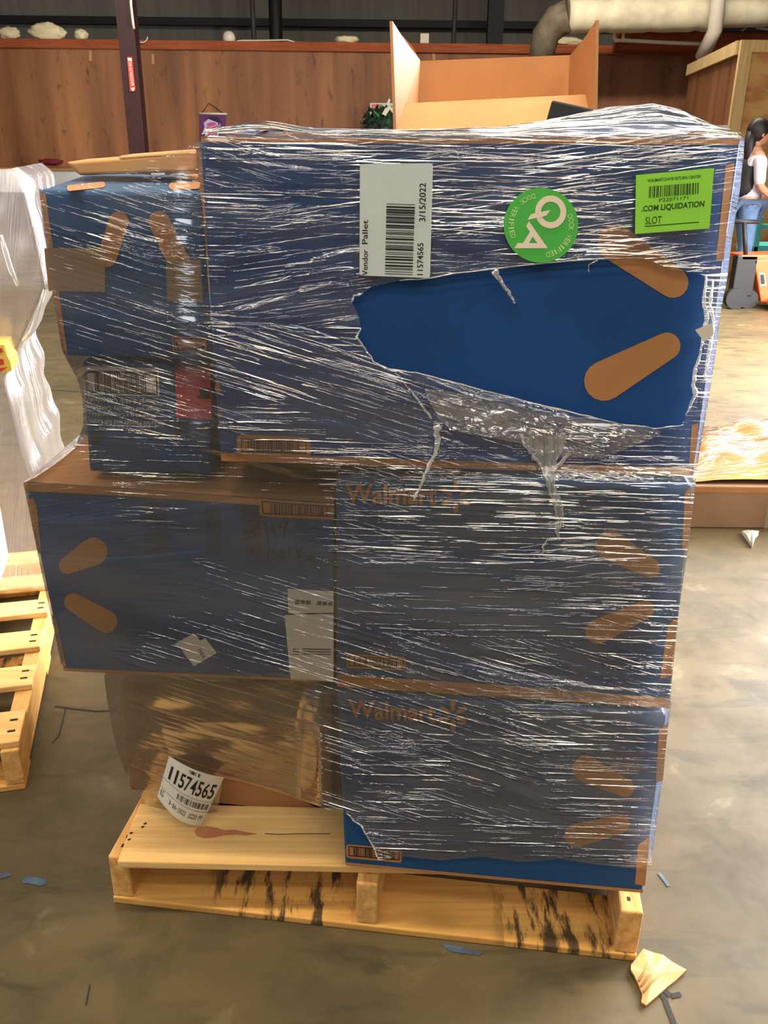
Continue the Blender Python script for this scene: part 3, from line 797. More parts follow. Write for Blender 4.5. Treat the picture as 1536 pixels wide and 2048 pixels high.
DENS = [(440, 500, .1), (440, 800, .15), (600, 400, .6), (560, 620, .6), (560, 800, .8), (700, 870, .6), (1000, 330, .6), (1000, 450, .5), (1300, 330, .65), (1350, 480, .5), (950, 820, 1.1), (1250, 880, .9), (1420, 600, .9),
        (150, 420, .15), (150, 620, .12), (260, 460, .6), (300, 560, .35), (350, 480, .8), (230, 660, .3), (370, 700, .6), (300, 760, .8), (220, 860, .35), (350, 920, .8), (150, 955, .7), (300, 980, .4), (150, 1080, .1), (300, 1080, .12), (430, 1060, .2), (550, 1080, .25),
        (200, 1250, .1), (420, 1180, .6), (520, 1260, .7), (350, 1330, .4), (620, 1260, .5), (620, 1100, .3), (720, 1080, .45), (850, 1020, 1.0), (1150, 1020, .8), (1000, 1140, .8), (1250, 1120, .6), (800, 1150, .35), (760, 1260, .3), (900, 1200, .5), (1150, 1250, .5),
        (1000, 1340, 1.2), (1250, 1380, 1.2), (760, 1340, .6), (760, 1420, .7), (1100, 1430, 1.0), (800, 1500, .9), (1000, 1500, .5), (1200, 1520, .8), (740, 1620, 1.0), (950, 1620, .9), (1180, 1640, .6), (900, 1700, .8), (400, 1420, .25), (300, 1480, .35), (270, 1540, .6), (580, 1500, .2), (450, 1540, .15)]
def density(x, y):
    sw = s_ = 0.0
    for a, b_, k in DENS:
        w_ = 1.0 / (((x - a) / 1.3) ** 2 + (y - b_) ** 2 + 600.0) ** 1.6
        sw += w_; s_ += w_ * k
    return s_ / sw
def flow(x, y):
    sw = s_ = 0.0
    for a, b_, k in FLOW:
        w_ = 1.0 / (((x - a) / 1.6) ** 2 + (y - b_) ** 2 + 900.0) ** 1.5
        sw += w_; s_ += w_ * k
    return s_ / sw
HOLE = [(704, 604), (708, 592), (728, 586), (742, 574), (800, 561), (860, 556), (920, 545), (985, 541), (1060, 529), (1130, 523), (1196, 517), (1262, 510), (1295, 519), (1345, 540), (1392, 546), (1412, 552), (1410, 575), (1402, 598), (1412, 640),
        (1399, 664), (1408, 700), (1393, 730), (1384, 758), (1392, 788), (1378, 820), (1364, 848), (1340, 857), (1310, 857), (1240, 848), (1160, 829), (1050, 802), (960, 779), (900, 763), (830, 745), (778, 739), (748, 724), (730, 697), (713, 674), (722, 656), (717, 632)]
BOT = [(200, 1540), (262, 1580), (300, 1622), (330, 1652), (400, 1656), (432, 1640), (446, 1556), (500, 1568), (560, 1586), (610, 1603), (660, 1620), (690, 1624), (722, 1652), (745, 1690), (758, 1722), (800, 1712), (880, 1721), (960, 1713), (1040, 1724), (1120, 1718), (1200, 1730), (1300, 1740)]
FOLDS_ = [([(762, 1272), (850, 1296), (1000, 1340), (1200, 1380), (1335, 1398)], 3.2, 5.0), ([(764, 1284), (900, 1330), (1100, 1376), (1330, 1404)], 2.6, 5.0), ([(800, 1302), (960, 1356), (1200, 1396)], 2.6, 4.0),
         ([(900, 1340), (1120, 1372), (1335, 1388)], 2.2, 4.0), ([(690, 1350), (900, 1372), (1120, 1404), (1330, 1416)], 3.0, 4.0), ([(820, 742), (930, 790), (1050, 815), (1150, 838)], 3.5, 6.0),
         ([(640, 720), (760, 770), (900, 812), (1040, 836)], 3.0, 4.5), ([(560, 540), (700, 505), (850, 500)], 4.0, 3.0), ([(450, 630), (560, 600), (690, 560)], 4.0, 4.0), ([(450, 590), (600, 552), (720, 540)], 4.0, 3.0),
         ([(95, 1045), (250, 1035), (420, 1012), (490, 998)], 2.0, 4.0), ([(180, 1122), (300, 1116), (420, 1102)], 2.0, 3.5), ([(220, 465), (290, 482), (400, 500)], 2.6, 5.0), ([(190, 742), (260, 770), (312, 800)], 2.6, 5.0), ([(235, 735), (300, 758), (430, 790)], 2.4, 4.0),
         ([(690, 1560), (760, 1500), (860, 1510)], 6.0, 3.0), ([(1010, 1560), (1060, 1600), (1110, 1632)], 5.0, 4.0), ([(430, 320), (520, 330), (640, 345)], 3.0, 4.0), ([(470, 300), (560, 318), (700, 322)], 2.5, 3.0),
         ([(700, 1128), (980, 1130), (1320, 1118)], 2.2, 4.0), ([(720, 1212), (980, 1222), (1310, 1218)], 2.2, 3.0), ([(690, 1440), (860, 1470), (1100, 1500), (1320, 1500)], 2.6, 3.0)]
FOLDS = [(a, b_ * 1.5, c_ * 0.9) for a, b_, c_ in FOLDS_]
def inpoly(x, y, P_):
    r = False; j = len(P_) - 1
    for i in range(len(P_)):
        (xi, yi), (xj, yj) = P_[i], P_[j]
        if (yi > y) != (yj > y) and x < (xj - xi) * (y - yi) / (yj - yi) + xi: r = not r
        j = i
    return r
def near_poly(x, y, P_, closed=True):
    best = (1e9, x, y); n_ = len(P_)
    for i in range(n_ if closed else n_ - 1):
        (ax, ay), (bx, by) = P_[i], P_[(i + 1) % n_]
        L = (bx - ax) ** 2 + (by - ay) ** 2 or 1
        k = max(0, min(1, ((x - ax) * (bx - ax) + (y - ay) * (by - ay)) / L))
        qx, qy = ax + k * (bx - ax), ay + k * (by - ay); d = math.hypot(x - qx, y - qy)
        if d < best[0]: best = (d, qx, qy)
    return best
PM = 1.0 / 1400.0        # about metres per pixel on the load's front
NX, Y0, Y1, DY = 150, 264, 1744, 3
rows = []
y = Y0
while y <= Y1: rows.append(float(y)); y += DY
fm = MB(); pxs = []
for y in rows:
    a, b_ = interp(XL, y), interp(XR, y)
    for i in range(NX + 1): pxs.append((a + (b_ - a) * i / NX, y))
keep = []; gone = set()
for r in range(len(rows) - 1):
    for i in range(NX):
        ids = (r * (NX + 1) + i, r * (NX + 1) + i + 1, (r + 1) * (NX + 1) + i + 1, (r + 1) * (NX + 1) + i)
        cx = sum(pxs[k][0] for k in ids) / 4; cy = sum(pxs[k][1] for k in ids) / 4
        out = inpoly(cx, cy, HOLE) or cy > interp(BOT, cx)
        if out: gone.update(ids)
        else: keep.append(ids)
used = set(k for f in keep for k in f)
snap = {}
for k in used & gone:
    x, y = pxs[k]
    d1 = near_poly(x, y, HOLE); d2 = near_poly(x, y, BOT, False)
    d = min(d1, d2)
    if d[0] < 14: pxs[k] = (d[1], d[2])
idx = {}
for k in sorted(used):
    x, y = pxs[k]
    p = film_pt(x, y)
    s_ = flow(x, y)
    u, v = x * PM, y * PM
    vw = v - u * s_ * 0.5
    h = 0.0010 * noise.noise((u * 5, vw * 45, 0.3)) + 0.0008 * noise.noise((u * 7, vw * 20, 5.1))
    if y > 1500 and x > 700: h += 0.0015 * noise.noise((x * 0.02, y * 0.03, 9.0))
    for pts, wd, hh in FOLDS:
        xs0, xs1 = pts[0][0], pts[-1][0]
        if x < xs0 - 10 or x > xs1 + 10: continue
        yy = interp([(a, b_) for a, b_ in pts], x)
        d = abs(y - yy)
        if d < wd * 3:
            end = sstep(xs0 - 10, xs0 + 40, x) * (1 - sstep(xs1 - 40, xs1 + 10, x))
            h += hh * 0.001 * math.exp(-(d / wd) ** 2) * end
    if x < interp(SEAM, y) and y > 1360: h += 0.006 * noise.noise((x * 0.012, y * 0.02, 2.0))
    if y < 960 and x < 175: h *= 0.3
    if y > 1440 and x < 560: h += 0.042 * math.exp(-((x - 375) / 75) ** 2 - ((y - 1600) / 80) ** 2)
    idx[k] = len(fm.v); fm.v.append(lift(p, h * 1000 + 1.0)); fm.uv[idx[k]] = (u, v); fm.fl[idx[k]] = (s_, density(x, y))
mi_ = fm.mi(film_m)
for f in keep:
    fm.f.append([idx[k] for k in f][::-1]); fm.m.append(mi_); fm.sm.append(True)
# sides run back along the load
def side(tab_x, sgn, y_from, y_to, t, back=0.9):
    prev = None; y = y_from
    while y <= y_to:
        x = interp(tab_x, y); p = film_pt(x, y); ring = []
        for k in range(6):
            d = back * k / 5
            q = p + Vector((t * d * 0.9, d, 0)) + Vector((sgn * (0.006 * noise.noise((d * 5, y * 0.02, sgn)) + 0.002), 0, 0)) * (1 if k else 0)
            ring.append(len(fm.v)); fm.v.append(q); fm.uv[ring[-1]] = (d + 3, y * PM + 0.1 * d)
        if prev:
            for k in range(5):
                fm.f.append([prev[k], prev[k + 1], ring[k + 1], ring[k]]); fm.m.append(mi_); fm.sm.append(True)
        prev = ring; y += 14
side(XR, 1, 276, 1736, 0.06); side(XL, -1, 378, 1340, 0.05, 0.8); side(XL, -1, 1352, 1560, 0.087, 0.7)
# top sheet with the hump at the right
HUMP = [(-0.3, 0.003), (0.0, 0.003), (0.15, 0.006), (0.22, 0.014), (0.28, 0.026), (0.33, 0.036), (0.37, 0.039), (0.41, 0.030), (0.45, 0.012), (0.49, 0.002)]
NXT, NYT = 90, 26
g = []
for j in range(NYT + 1):
    d = 0.28 * (j / NYT) ** 1.2
    for i in range(NXT + 1):
        x = 404 + (1484 - 404) * i / NXT
        p = film_pt(x, 269 + 6 * (x - 404) / 1080)
        hz = interp(HUMP, p.x) * math.sin(min(1.0, d / 0.12) * math.pi / 2) * (1 - sstep(0.16, 0.28, d))
        wv = 0.0022 * noise.noise((p.x * 5, d * 40, 3.0)) + 0.003 * noise.noise((p.x * 11, d * 18, 8.0))
        dome = 0.006 * math.sin(min(1, d / 0.05) * math.pi / 2)
        lft = 0.010 * math.exp(-((p.x + 0.17) / 0.05) ** 2) * math.exp(-((d - 0.04) / 0.05) ** 2)
        g.append(len(fm.v)); fm.v.append(Vector((p.x, p.y + d, p.z + dome * (d > 0) + hz + lft + wv * min(1, d / 0.02)))); fm.uv[g[-1]] = (p.x + 0.1 * d, d * 0.9 + 0.05 * p.x)
for j in range(NYT):
    for i in range(NXT):
        a = j * (NXT + 1) + i
        fm.f.append([g[a], g[a + 1], g[a + NXT + 2], g[a + NXT + 1]]); fm.m.append(mi_); fm.sm.append(True)
wrap = fm.build('stretch_wrap', origin=on_z(768, 1740, 0.14), label='clear stretch film wound around the stacked cartons, torn open on the right', cat='wrap')

# bunched torn strands hanging from the tear
def strand(px, rad, seed, seg=9):
    m_ = MB(); pts = []; rs = []
    fine = []
    for (x0, y0), (x1, y1) in zip(px, px[1:]):
        for k in range(5): fine.append((x0 + (x1 - x0) * k / 5, y0 + (y1 - y0) * k / 5))
    fine.append(px[-1])
    for i, (x, y) in enumerate(fine):
        k = i / (len(fine) - 1)
        x += 4 * noise.noise((i * 0.5, seed, 0)); r = interp(rad, k)
        r *= 0.8 + 0.5 * noise.noise((i * 0.7, seed, 4))
        pts.append(lift(film_pt(x, y), 7 + r * 1400 * 0.4)); rs.append(max(0.0008, r))
    m_.tube(pts, rs, film_dense, seg)
    for i in range(len(m_.v)):
        m_.v[i] += Vector((0.0012 * noise.noise(m_.v[i] * 160), 0.0012 * noise.noise(m_.v[i] * 150 + Vector((4, 0, 0))), 0.001 * noise.noise(m_.v[i] * 170)))
        m_.uv[i] = (m_.v[i].x * 2, m_.v[i].z * 2)
    return m_.build('torn_strand', wrap)
strand([(872, 850), (875, 880), (872, 905), (858, 930), (848, 955), (838, 978), (828, 998)], [(0, .0075), (0.3, .0042), (1, .0022)], 1)
def ribbon(px, wid, seed, nw=14):
    """a flat, crumpled tail of film"""
    m_ = MB(); fine = []
    for (x0, y0), (x1, y1) in zip(px, px[1:]):
        for k in range(8): fine.append((x0 + (x1 - x0) * k / 8, y0 + (y1 - y0) * k / 8))
    fine.append(px[-1]); prev = None; mi2 = m_.mi(film_dense)
    for i, (x, y) in enumerate(fine):
        wv = interp(wid, i / (len(fine) - 1)); r_ = []
        for k in range(nw + 1):
            c_ = k / nw - .5; e = 1 + .35 * noise.noise((i * .4, seed, 1 if c_ > 0 else 6))
            xx = x + c_ * wv * e + 2.0 * noise.noise((i * .5, c_ * 6, seed)); yy = y + 3 * noise.noise((c_ * 5, i * .3, seed + 2))
            h = 8 + 3.5 * noise.noise((c_ * 9, i * .16, seed)) + 2 * noise.noise((c_ * 20, i * .5, seed))
            r_.append(len(m_.v)); m_.v.append(lift(film_pt(xx, yy), h)); m_.uv[r_[-1]] = (yy * PM, xx * PM * 1.4)
        if prev:
            for k in range(nw): m_.f.append([prev[k], r_[k], r_[k + 1], prev[k + 1]]); m_.m.append(mi2); m_.sm.append(True)
        prev = r_
    return m_.build('torn_strand', wrap)
ribbon([(1092, 872), (1094, 900), (1096, 930), (1100, 960), (1108, 990), (1118, 1015), (1120, 1040), (1114, 1062), (1118, 1080)], [(0, 84), (.12, 62), (.25, 32), (.4, 17), (.6, 20), (.75, 14), (1, 4)], 2)
strand([(1122, 1078), (1095, 1080), (1086, 1092), (1088, 1106)], [(0, .0012), (1, .0009)], 7)
strand([(1042, 868), (1050, 890), (1066, 912), (1082, 930)], [(0, .0035), (1, .0035)], 3)
strand([(1140, 905), (1122, 925), (1104, 945)], [(0, .004), (1, .004)], 8)
strand([(988, 541), (1000, 560), (1014, 580), (1024, 596), (1030, 606)], [(0, .006), (0.4, .003), (1, .0024)], 4)
strand([(1178, 545), (1176, 530), (1196, 520)], [(0, .001), (1, .0016)], 9)
strand([(790, 745), (830, 790), (862, 838)], [(0, .0010), (1, .0022)], 5)
def rim(pts, r, seed):
    return strand(pts, [(0, r * .3), (0.25, r * .8), (0.5, r * .4), (0.8, r * .8), (1, r * .3)], seed, 7)
rim([(704, 604), (708, 592), (724, 587)], .0035, 11); rim([(722, 656), (713, 674), (730, 697), (748, 724), (778, 739), (830, 745)], .0030, 12)
rim([(830, 745), (900, 763), (960, 779), (1050, 802), (1160, 829), (1240, 848)], .0022, 13)
rim([(800, 561), (860, 556), (920, 545), (1060, 529), (1196, 517), (1290, 516)], .0018, 14)
rim([(1412, 552), (1408, 590), (1413, 640), (1404, 690), (1393, 730), (1386, 760), (1390, 790), (1372, 830)], .0055, 15)
rim([(1425, 560), (1420, 610), (1428, 650), (1418, 700), (1410, 760)], .0045, 16)
rim([(1240, 848), (1310, 857), (1366, 850)], .0020, 17)
rim([(692, 1626), (722, 1652), (745, 1690), (758, 1720)], .0035, 18)
# rumpled band of loose film below the tear
lb = MB()
gx, gy = 120, 30; ids = []
for j in range(gy + 1):
    for i in range(gx + 1):
        x = 850 + 470 * i / gx
        top = interp([(850, 776), (1000, 800), (1160, 836), (1320, 862)], x); bot = interp([(850, 786), (875, 835), (900, 860), (940, 868), (1040, 886), (1090, 930), (1130, 912), (1200, 918), (1235, 905), (1320, 870)], x)
        y = top + (bot - top) * j / gy
        e = min(1, 4 * min(i / gx, 1 - i / gx)) * min(1, 3 * min(j / gy, 1 - j / gy) + .3)
        h = 5 + e * (7 * noise.noise((x * .02, y * .05, 1)) + 6 * abs(noise.noise((x * .05, y * .09, 4))) + 3.2 * noise.noise((x * .12, y * .2, 7)))
        ids.append(len(lb.v)); lb.v.append(lift(film_pt(x, y), max(2.5, h))); lb.uv[ids[-1]] = (x * PM * 1.8, (y - .2 * x) * PM * .8); lb.fl[ids[-1]] = (0.1 + .25 * noise.noise((x * .02, y * .03, 2)), 1.7)
k_ = lb.mi(film_rumple)
for j in range(gy):
    for i in range(gx):
        a = j * (gx + 1) + i; lb.f.append([ids[a], ids[a + gx + 1], ids[a + gx + 2], ids[a + 1]]); lb.m.append(k_); lb.sm.append(True)
lb.build('loose_film', wrap)

# stickers on the wrap
FD, FT = 1.250, 0.02
S = pl(FD, FT, 0); S2 = pl(FD, FT, 0.7)
def sticker(pts, mat, lab, name='sticker', S_=S):
    m_ = MB(); poly_px(m_, pts, S_, mat); return m_.build(name, wrap, label=lab)
vs = sticker(rrect_px([(720, 328), (866, 326), (860, 556), (719, 551)], 0.04), paper, 'tall white vendor pallet sticker')
def up_text(mb, s, x0, x1, yb, yt, bold=0.0): text_px(mb, s, [(x0, yb), (x0 + 1, yt), (x1 + 1, yt), (x1, yb)], S2, black_ink, bold)
for s_t, a4 in (('Vendor', (724, 735, 551, 499)), ('Pallet', (724, 735, 488, 440)), ('11574565', (834, 846, 550, 486)), ('3/15/2022', (838, 851, 443, 366))):
    m_ = MB(); up_text(m_, s_t, *a4, 0.008); m_.build('lettering', vs)
m_ = MB(); barcode_px(m_, [(773, 407), (830, 409), (825, 551), (770, 549)], S2, black_ink, 34, 21, True); m_.build('bar_code', vs)
qs = sticker([(1082 + 74.5 * math.cos(a * math.pi / 32), 450.5 + 75 * math.sin(a * math.pi / 32)) for a in range(64)], green, 'round green sticker')
m_ = MB(); gz = lambda p: (990 + p[0] / 8.533, 360 + p[1] / 8.533)
N = 36
for i in range(N):
    a0, a1 = 2 * math.pi * i / N, 2 * math.pi * (i + 1) / N
    poly_px(m_, [gz((950 + r * 0.985 * math.cos(a), 545 + r * 1.04 * math.sin(a))) for r, a in ((270, a0), (270, a1), (168, a1), (168, a0))], S2, cream_ink)
poly_px(m_, [gz(p) for p in ((553, 682), (608, 592), (680, 562), (790, 545), (942, 510), (880, 605), (800, 632), (690, 655))], pl(FD, FT, 1.0), cream_ink)
for t_ in (((330, 1165), (905, 1165), (840, 1079), (385, 1075)), ((580, 705), (840, 1079), (725, 1078), (640, 970), (595, 885), (530, 790)), ((595, 885), (640, 970), (580, 1077), (478, 1076))):
    poly_px(m_, [gz(p) for p in t_], S2, cream_ink)
m_.build('lettering', qs)
m_ = MB()
def arc_text(mb, s, a0, a1, r, up_out, h):
    for i, ch in enumerate(s):
        if ch == ' ': continue
        a = math.radians(a0 + (a1 - a0) * i / (len(s) - 1)); c_, s_ = math.cos(a), math.sin(a)
        o_ = (1 if up_out else -1); upx, upy = c_ * o_, s_ * o_
        rx, ry = -upy, upx
        cx, cy = 785 + r * c_, 770 + r * s_; hw = h * (0.16 if ch == 'I' else 0.36)
        q = [(cx - rx * hw + upx * h / 2, cy - ry * hw + upy * h / 2), (cx + rx * hw + upx * h / 2, cy + ry * hw + upy * h / 2),
             (cx + rx * hw - upx * h / 2, cy + ry * hw - upy * h / 2), (cx - rx * hw - upx * h / 2, cy - ry * hw - upy * h / 2)]
        text_px(mb, ch, [gz(p) for p in q], S2, pale_green_ink, 0.01)
arc_text(m_, 'DOCK VERIFIED', 255, 158, 508, False, 88)
arc_text(m_, 'DOCK VERIFIED', -17, 77, 520, True, 88)
m_.build('ring_lettering', qs)
lq = [(1272, 350), (1428, 336), (1419, 457), (1270, 468)]
ls = sticker(lq, lime, 'lime green liquidation sticker')
lz = lambda *p: [(1260 + a / 8.533, 330 + b_ / 8.533) for a, b_ in p]
m_ = MB()
text_px(m_, 'WALMART/DAVIS RETURN CENTER', lz((300, 240), (1215, 168), (1210, 218), (302, 295)), S2, dark_green_ink, 0.01)
text_px(m_, 'P22071171', lz((500, 570), (995, 530), (990, 585), (500, 630)), S2, dark_green_ink)
text_px(m_, '.COM LIQUIDATION', lz((200, 700), (1275, 605), (1262, 730), (195, 815)), S2, dark_green_ink, 0.02)
text_px(m_, 'SLOT', lz((265, 890), (545, 868), (535, 995), (262, 1015)), S2, dark_green_ink)
poly_px(m_, lz((255, 1040), (1180, 966), (1178, 980), (254, 1054)), S2, dark_green_ink)
m_.build('lettering', ls)
m_ = MB(); barcode_px(m_, lz((330, 365), (1195, 298), (1190, 490), (322, 560)), S2, dark_green_ink, 30, 33); m_.build('bar_code', ls)
ws = sticker([(1390, 660), (1424, 645), (1428, 668), (1408, 684), (1404, 678)], paper_warm, 'scrap of white paper at the torn edge', 'paper_scrap', pl(1.246, FT, 0))
# curled pallet label hanging at the lower left
m_ = MB()
LQ = [(300 + 370 / 9.6, 1490 + 205 / 9.6), (300 + 1420 / 9.6, 1490 + 620 / 9.6), (300 + 985 / 9.6, 1490 + 1545 / 9.6), (300 + 140 / 9.6, 1490 + 985 / 9.6)]
def lab(u, v, mm=0.0):
    x, y = quad_map(LQ, u, v); k = 4 * u * (1 - u)
    return lift(on_plane(x - 2 * k, y + k * (7 + 10 * v), 1.365 - 0.02 * k + 0.05 * v * 0, 0.087), mm)
nu, nv = 20, 12
for i in range(nu):
    for j in range(nv):
        m_.face([lab(i / nu, (j + 1) / nv), lab((i + 1) / nu, (j + 1) / nv), lab((i + 1) / nu, j / nv), lab(i / nu, j / nv)], paper_warm, True)
pidl = m_.build('sticker', wrap, label='curled white sticker with pallet number')
LS = lambda x, y: lab(x, y, 1.2)
m_ = MB()
def ltext(s, u0, v0, u1, v1, b_=0.0):
    n_ = len(s)
    for i, ch in enumerate(s):
        if ch == ' ': continue
        wk = 0.36 if ch == '1' else 0.86
        a = u0 + (u1 - u0) * (i + (1 - wk) / 2) / n_; c_ = a + (u1 - u0) * wk / n_
        hh = (0.45, 0.55) if ch in '-' else (0, 1)
        text_px(m_, ch, [(a, v0 + (v1 - v0) * hh[0]), (c_, v0 + (v1 - v0) * hh[0]), (c_, v0 + (v1 - v0) * hh[1]), (a, v0 + (v1 - v0) * hh[1])], LS, black_ink, b_)
ltext('11574565', 0.05, 0.17, 0.97, 0.46, 0.015)
ltext('Pallet ID', 0.40, 0.045, 0.62, 0.11); ltext('3-16-2022', 0.22, 0.80, 0.60, 0.89); ltext('02:13 PM', 0.66, 0.80, 0.94, 0.89); ltext('KG', 0.03, 0.76, 0.10, 0.90)
for v0 in (0.52, 0.725):
    for i in range(16): m_.face([LS(i / 16, v0 + .006), LS((i + 1) / 16, v0 + .006), LS((i + 1) / 16, v0), LS(i / 16, v0)], grey_steel)
m_.build('lettering', pidl)
m_ = MB(); barcode_px(m_, [(0.34, 0.57), (0.97, 0.57), (0.97, 0.68), (0.34, 0.68)], LS, black_ink, 26, 5); m_.build('bar_code', pidl)

# ================================================================== TORN CARDBOARD ON THE FLOOR
tcm = MB()
bz2 = lambda p: (660 + p[0] / 2.0757, 1380 + p[1] / 2.0757)
out = [bz2(p) for p in ((1250, 1140), (1300, 1078), (1345, 1092), (1380, 1106), (1420, 1130), (1480, 1165), (1435, 1205), (1400, 1232), (1360, 1270), (1312, 1312), (1292, 1296), (1296, 1262), (1280, 1222), (1262, 1190), (1248, 1168))]
top = [on_z(x, y, 0.006) + Vector((0, 0, 0.008 * abs(noise.noise((x * .03, y * .03, 0))))) for x, y in out]
ctr = sum(top, Vector()) / len(top) + Vector((0, 0, 0.006))
for i in range(len(top)):
    j = (i + 1) % len(top)
    tcm.face([ctr, top[j], top[i]], kraft_lt); d = Vector((0, 0, 0.005))
    tcm.face([top[i], top[j], top[j] - d, top[i] - d], kraft); tcm.face([ctr - d, top[i] - d, top[j] - d], kraft)
for k in (0.25, 0.45, 0.66):
    a = top[1].lerp(top[5], k); b_ = top[13].lerp(top[9], k)
    tcm.tube([a.lerp(ctr, .1) + Vector((0, 0, .002)), b_.lerp(ctr, .1) + Vector((0, 0, .002))], 0.0022, kraft_lt, 6)
tcm.build('torn_cardboard', label='torn tan cardboard scrap on the floor by the pallet corner', cat='cardboard')

# ================================================================== NEIGHBOUR PALLET ON THE LEFT
qa = on_z(52, 1578, 0); qb = on_z(112, 1268, 0.0)
qy = (qb - qa).normalized(); qx = Vector((qy.y, -qy.x, 0))
qm = Matrix((qx, qy, Vector((0, 0, 1)))).transposed().to_4x4(); qm.translation = qa
p2 = empty('pallet', qa - qx * 0.5 + qy * 0.5, 'orange-lit slatted pallet under the white-wrapped load at the left', 'pallet')
LN = 1.12
for x0 in (-1.016, -0.53, -0.042):
    board('stringer', x0, x0 + 0.042, 0.0, LN, 0.017, 0.115, wood_str, qm, p2)
for y0 in (0.0, 0.5, 1.02):
    board('bottom_board', -1.016, 0.0, y0, y0 + 0.1, 0.0, 0.0165, wood_base, qm, p2)
dms = [(0.01, 0.13), (0.25, 0.10), (0.44, 0.10), (0.64, 0.09), (0.82, 0.09), (1.00, 0.10)]
for y0, wd in dms:
    bd = board('deck_board', -1.02, 0.002, y0, y0 + wd, 0.1155, 0.133, wood_deck, qm, p2)
    for yy in (0.3, 0.65):
        nl = MB(); nl.box(-0.03, -0.012, y0 + wd * yy, y0 + wd * yy + 0.008, 0.133, 0.1336, crack, 0, qm)
        nl.build('nail_head', bd)
# the load on it
nz = 0.134
lo = MB()
lo.box(-0.96, -0.16, 0.34, 1.05, nz, 0.80, plain('white_carton', (226, 214, 208), 0.6), 0.01, qm)
lo.build('carton', label='white carton wrapped on the left-hand pallet, below the tan one', cat='carton')
lo = MB()
lo.box(-0.96, -0.20, 0.36, 1.02, 0.803, 1.30, cardboard('pinkish_cardboard', (214, 168, 136)), 0.01, qm)
lo.build('carton', label='tan carton under milky film on top of the left-hand load', cat='carton')
NXR = [(330, 10), (352, 34), (360, 42), (470, 70), (575, 91), (620, 70), (658, 52), (700, 34), (742, 20), (752, 8), (785, 13), (850, 30), (905, 42), (962, 62), (1050, 84), (1120, 100), (1185, 112)]
NDP = [(330, 1.98), (575, 1.92), (742, 1.98), (790, 1.96), (960, 1.95), (1120, 2.05), (1185, 2.2)]
nf = MB(); rowsn = []
y = 338.0
while y < 1186:
    xr = interp(NXR, y); D_ = interp(NDP, y); r_ = []
    for x in [-1500, -1000, -600, -300] + [-70 + (xr + 70) * i / 14 for i in range(15)]:
        p = on_plane(x, y, D_ + 0.235, -0.25)
        if p.z < 0.15: p = on_z(x, y, 0.15)
        p = lift(p, 4 * noise.noise((x * .03, y * .012, 3)))
        r_.append(len(nf.v)); nf.v.append(p); nf.uv[r_[-1]] = (y * PM, x * PM + 0.1 * y * PM)
    e = nf.v[r_[-1]]
    for k in range(1, 5):
        r_.append(len(nf.v)); nf.v.append(e + qy * 0.16 * k + qx * 0.012 * noise.noise((k, y * .02, 0))); nf.uv[r_[-1]] = (y * PM, k * .1 + 2)
    rowsn.append(r_); y += 8
k_ = nf.mi(film_milky)
for a, b_ in zip(rowsn, rowsn[1:]):
    for i in range(len(a) - 1):
        nf.f.append([a[i], b_[i], b_[i + 1], a[i + 1]]); nf.m.append(k_); nf.sm.append(True)
nwrap = nf.build('stretch_wrap', label='milky white stretch film around the load at the left edge', cat='wrap')
cr = MB()
cr.tube([on_plane(x, y, 1.93) for x, y in ((2, 470), (10, 500), (22, 540), (36, 572))], [.004, .006, .006, .004], film_dense, 8)
cr.tube([on_plane(x, y, 1.93) for x, y in ((46, 680), (64, 662), (90, 578))], [.003, .005, .004], film_dense, 8)
cr.build('bunched_edge', nwrap)
bag = MB()
for q, mt in (([(-40, 690), (8, 690), (14, 712), (20, 722), (24, 742), (-40, 752)], plain('yellow_print', (246, 200, 84), 0.5)),):
    a = [on_plane(x, y, 1.90) for x, y in q]; b_ = [p + Vector((-0.02, 0.09, 0)) for p in a]
    bag.face(a[::-1], mt); bag.face(b_, mt)
    for i in range(len(a)):
        j = (i + 1) % len(a); bag.face([a[i], a[j], b_[j], b_[i]], mt)
SB = pl(1.90, 0, 1.5)
for q in ([(-30, 700), (3, 696), (6, 704), (-30, 708)], [(-30, 718), (6, 718), (8, 728), (-30, 733)], [(-30, 741), (15, 734), (2, 742), (-30, 746)]): poly_px(bag, q, SB, red_ink)
bag.build('printed_packet', nwrap, label='yellow packet with red print')

# ================================================================== LOW LOAD AT THE RIGHT EDGE
ra = on_z(1392, 1056, 0)
lm = MB(); zt2 = on_plane(1420, 972, ra.y).z
lm.box(ra.x - 0.05, ra.x + 0.9, ra.y, ra.y + 0.7, 0, zt2, cardboard('dull_brown_cardboard', (150, 118, 92)), 0.006)
lm.face([Vector((ra.x - 0.05, ra.y - .001, zt2 - .006)), Vector((ra.x + .9, ra.y - .001, zt2 - .006)), Vector((ra.x + .9, ra.y - .001, zt2 - .028)), Vector((ra.x - .05, ra.y - .001, zt2 - .028))][::-1], kraft)
lm.build('carton', label='low brown carton on the floor at the right edge', cat='carton')
hp = MB(); hid = []
for j in range(19):
    for i in range(25):
        x = ra.x - 0.03 + 0.88 * i / 24; yy = ra.y + 0.02 + 0.66 * j / 18
        e = min(1, 5 * min(i / 24 + .02, 1 - i / 24)) * min(1, 4 * min(j / 18 + .05, 1 - j / 18))
        z = zt2 + 0.008 + e * (0.05 + 0.09 * i / 24 + 0.05 * noise.noise((x * 5, yy * 6, 0)) + 0.03 * abs(noise.noise((x * 14, yy * 5, 3))))
        hid.append(len(hp.v)); hp.v.append(Vector((x, yy, max(z, zt2 + 0.006))))
k_ = hp.mi(plain('amber_kraft_paper', (232, 176, 104), 0.45, 0.15, 10))
for j in range(18):
    for i in range(24):
        a = j * 25 + i; hp.f.append([hid[a], hid[a + 1], hid[a + 26], hid[a + 25]]); hp.m.append(k_); hp.sm.append(True)
hp_o = hp.build('crumpled_paper', label='crumpled amber packing paper heaped on the low brown carton', cat='paper')
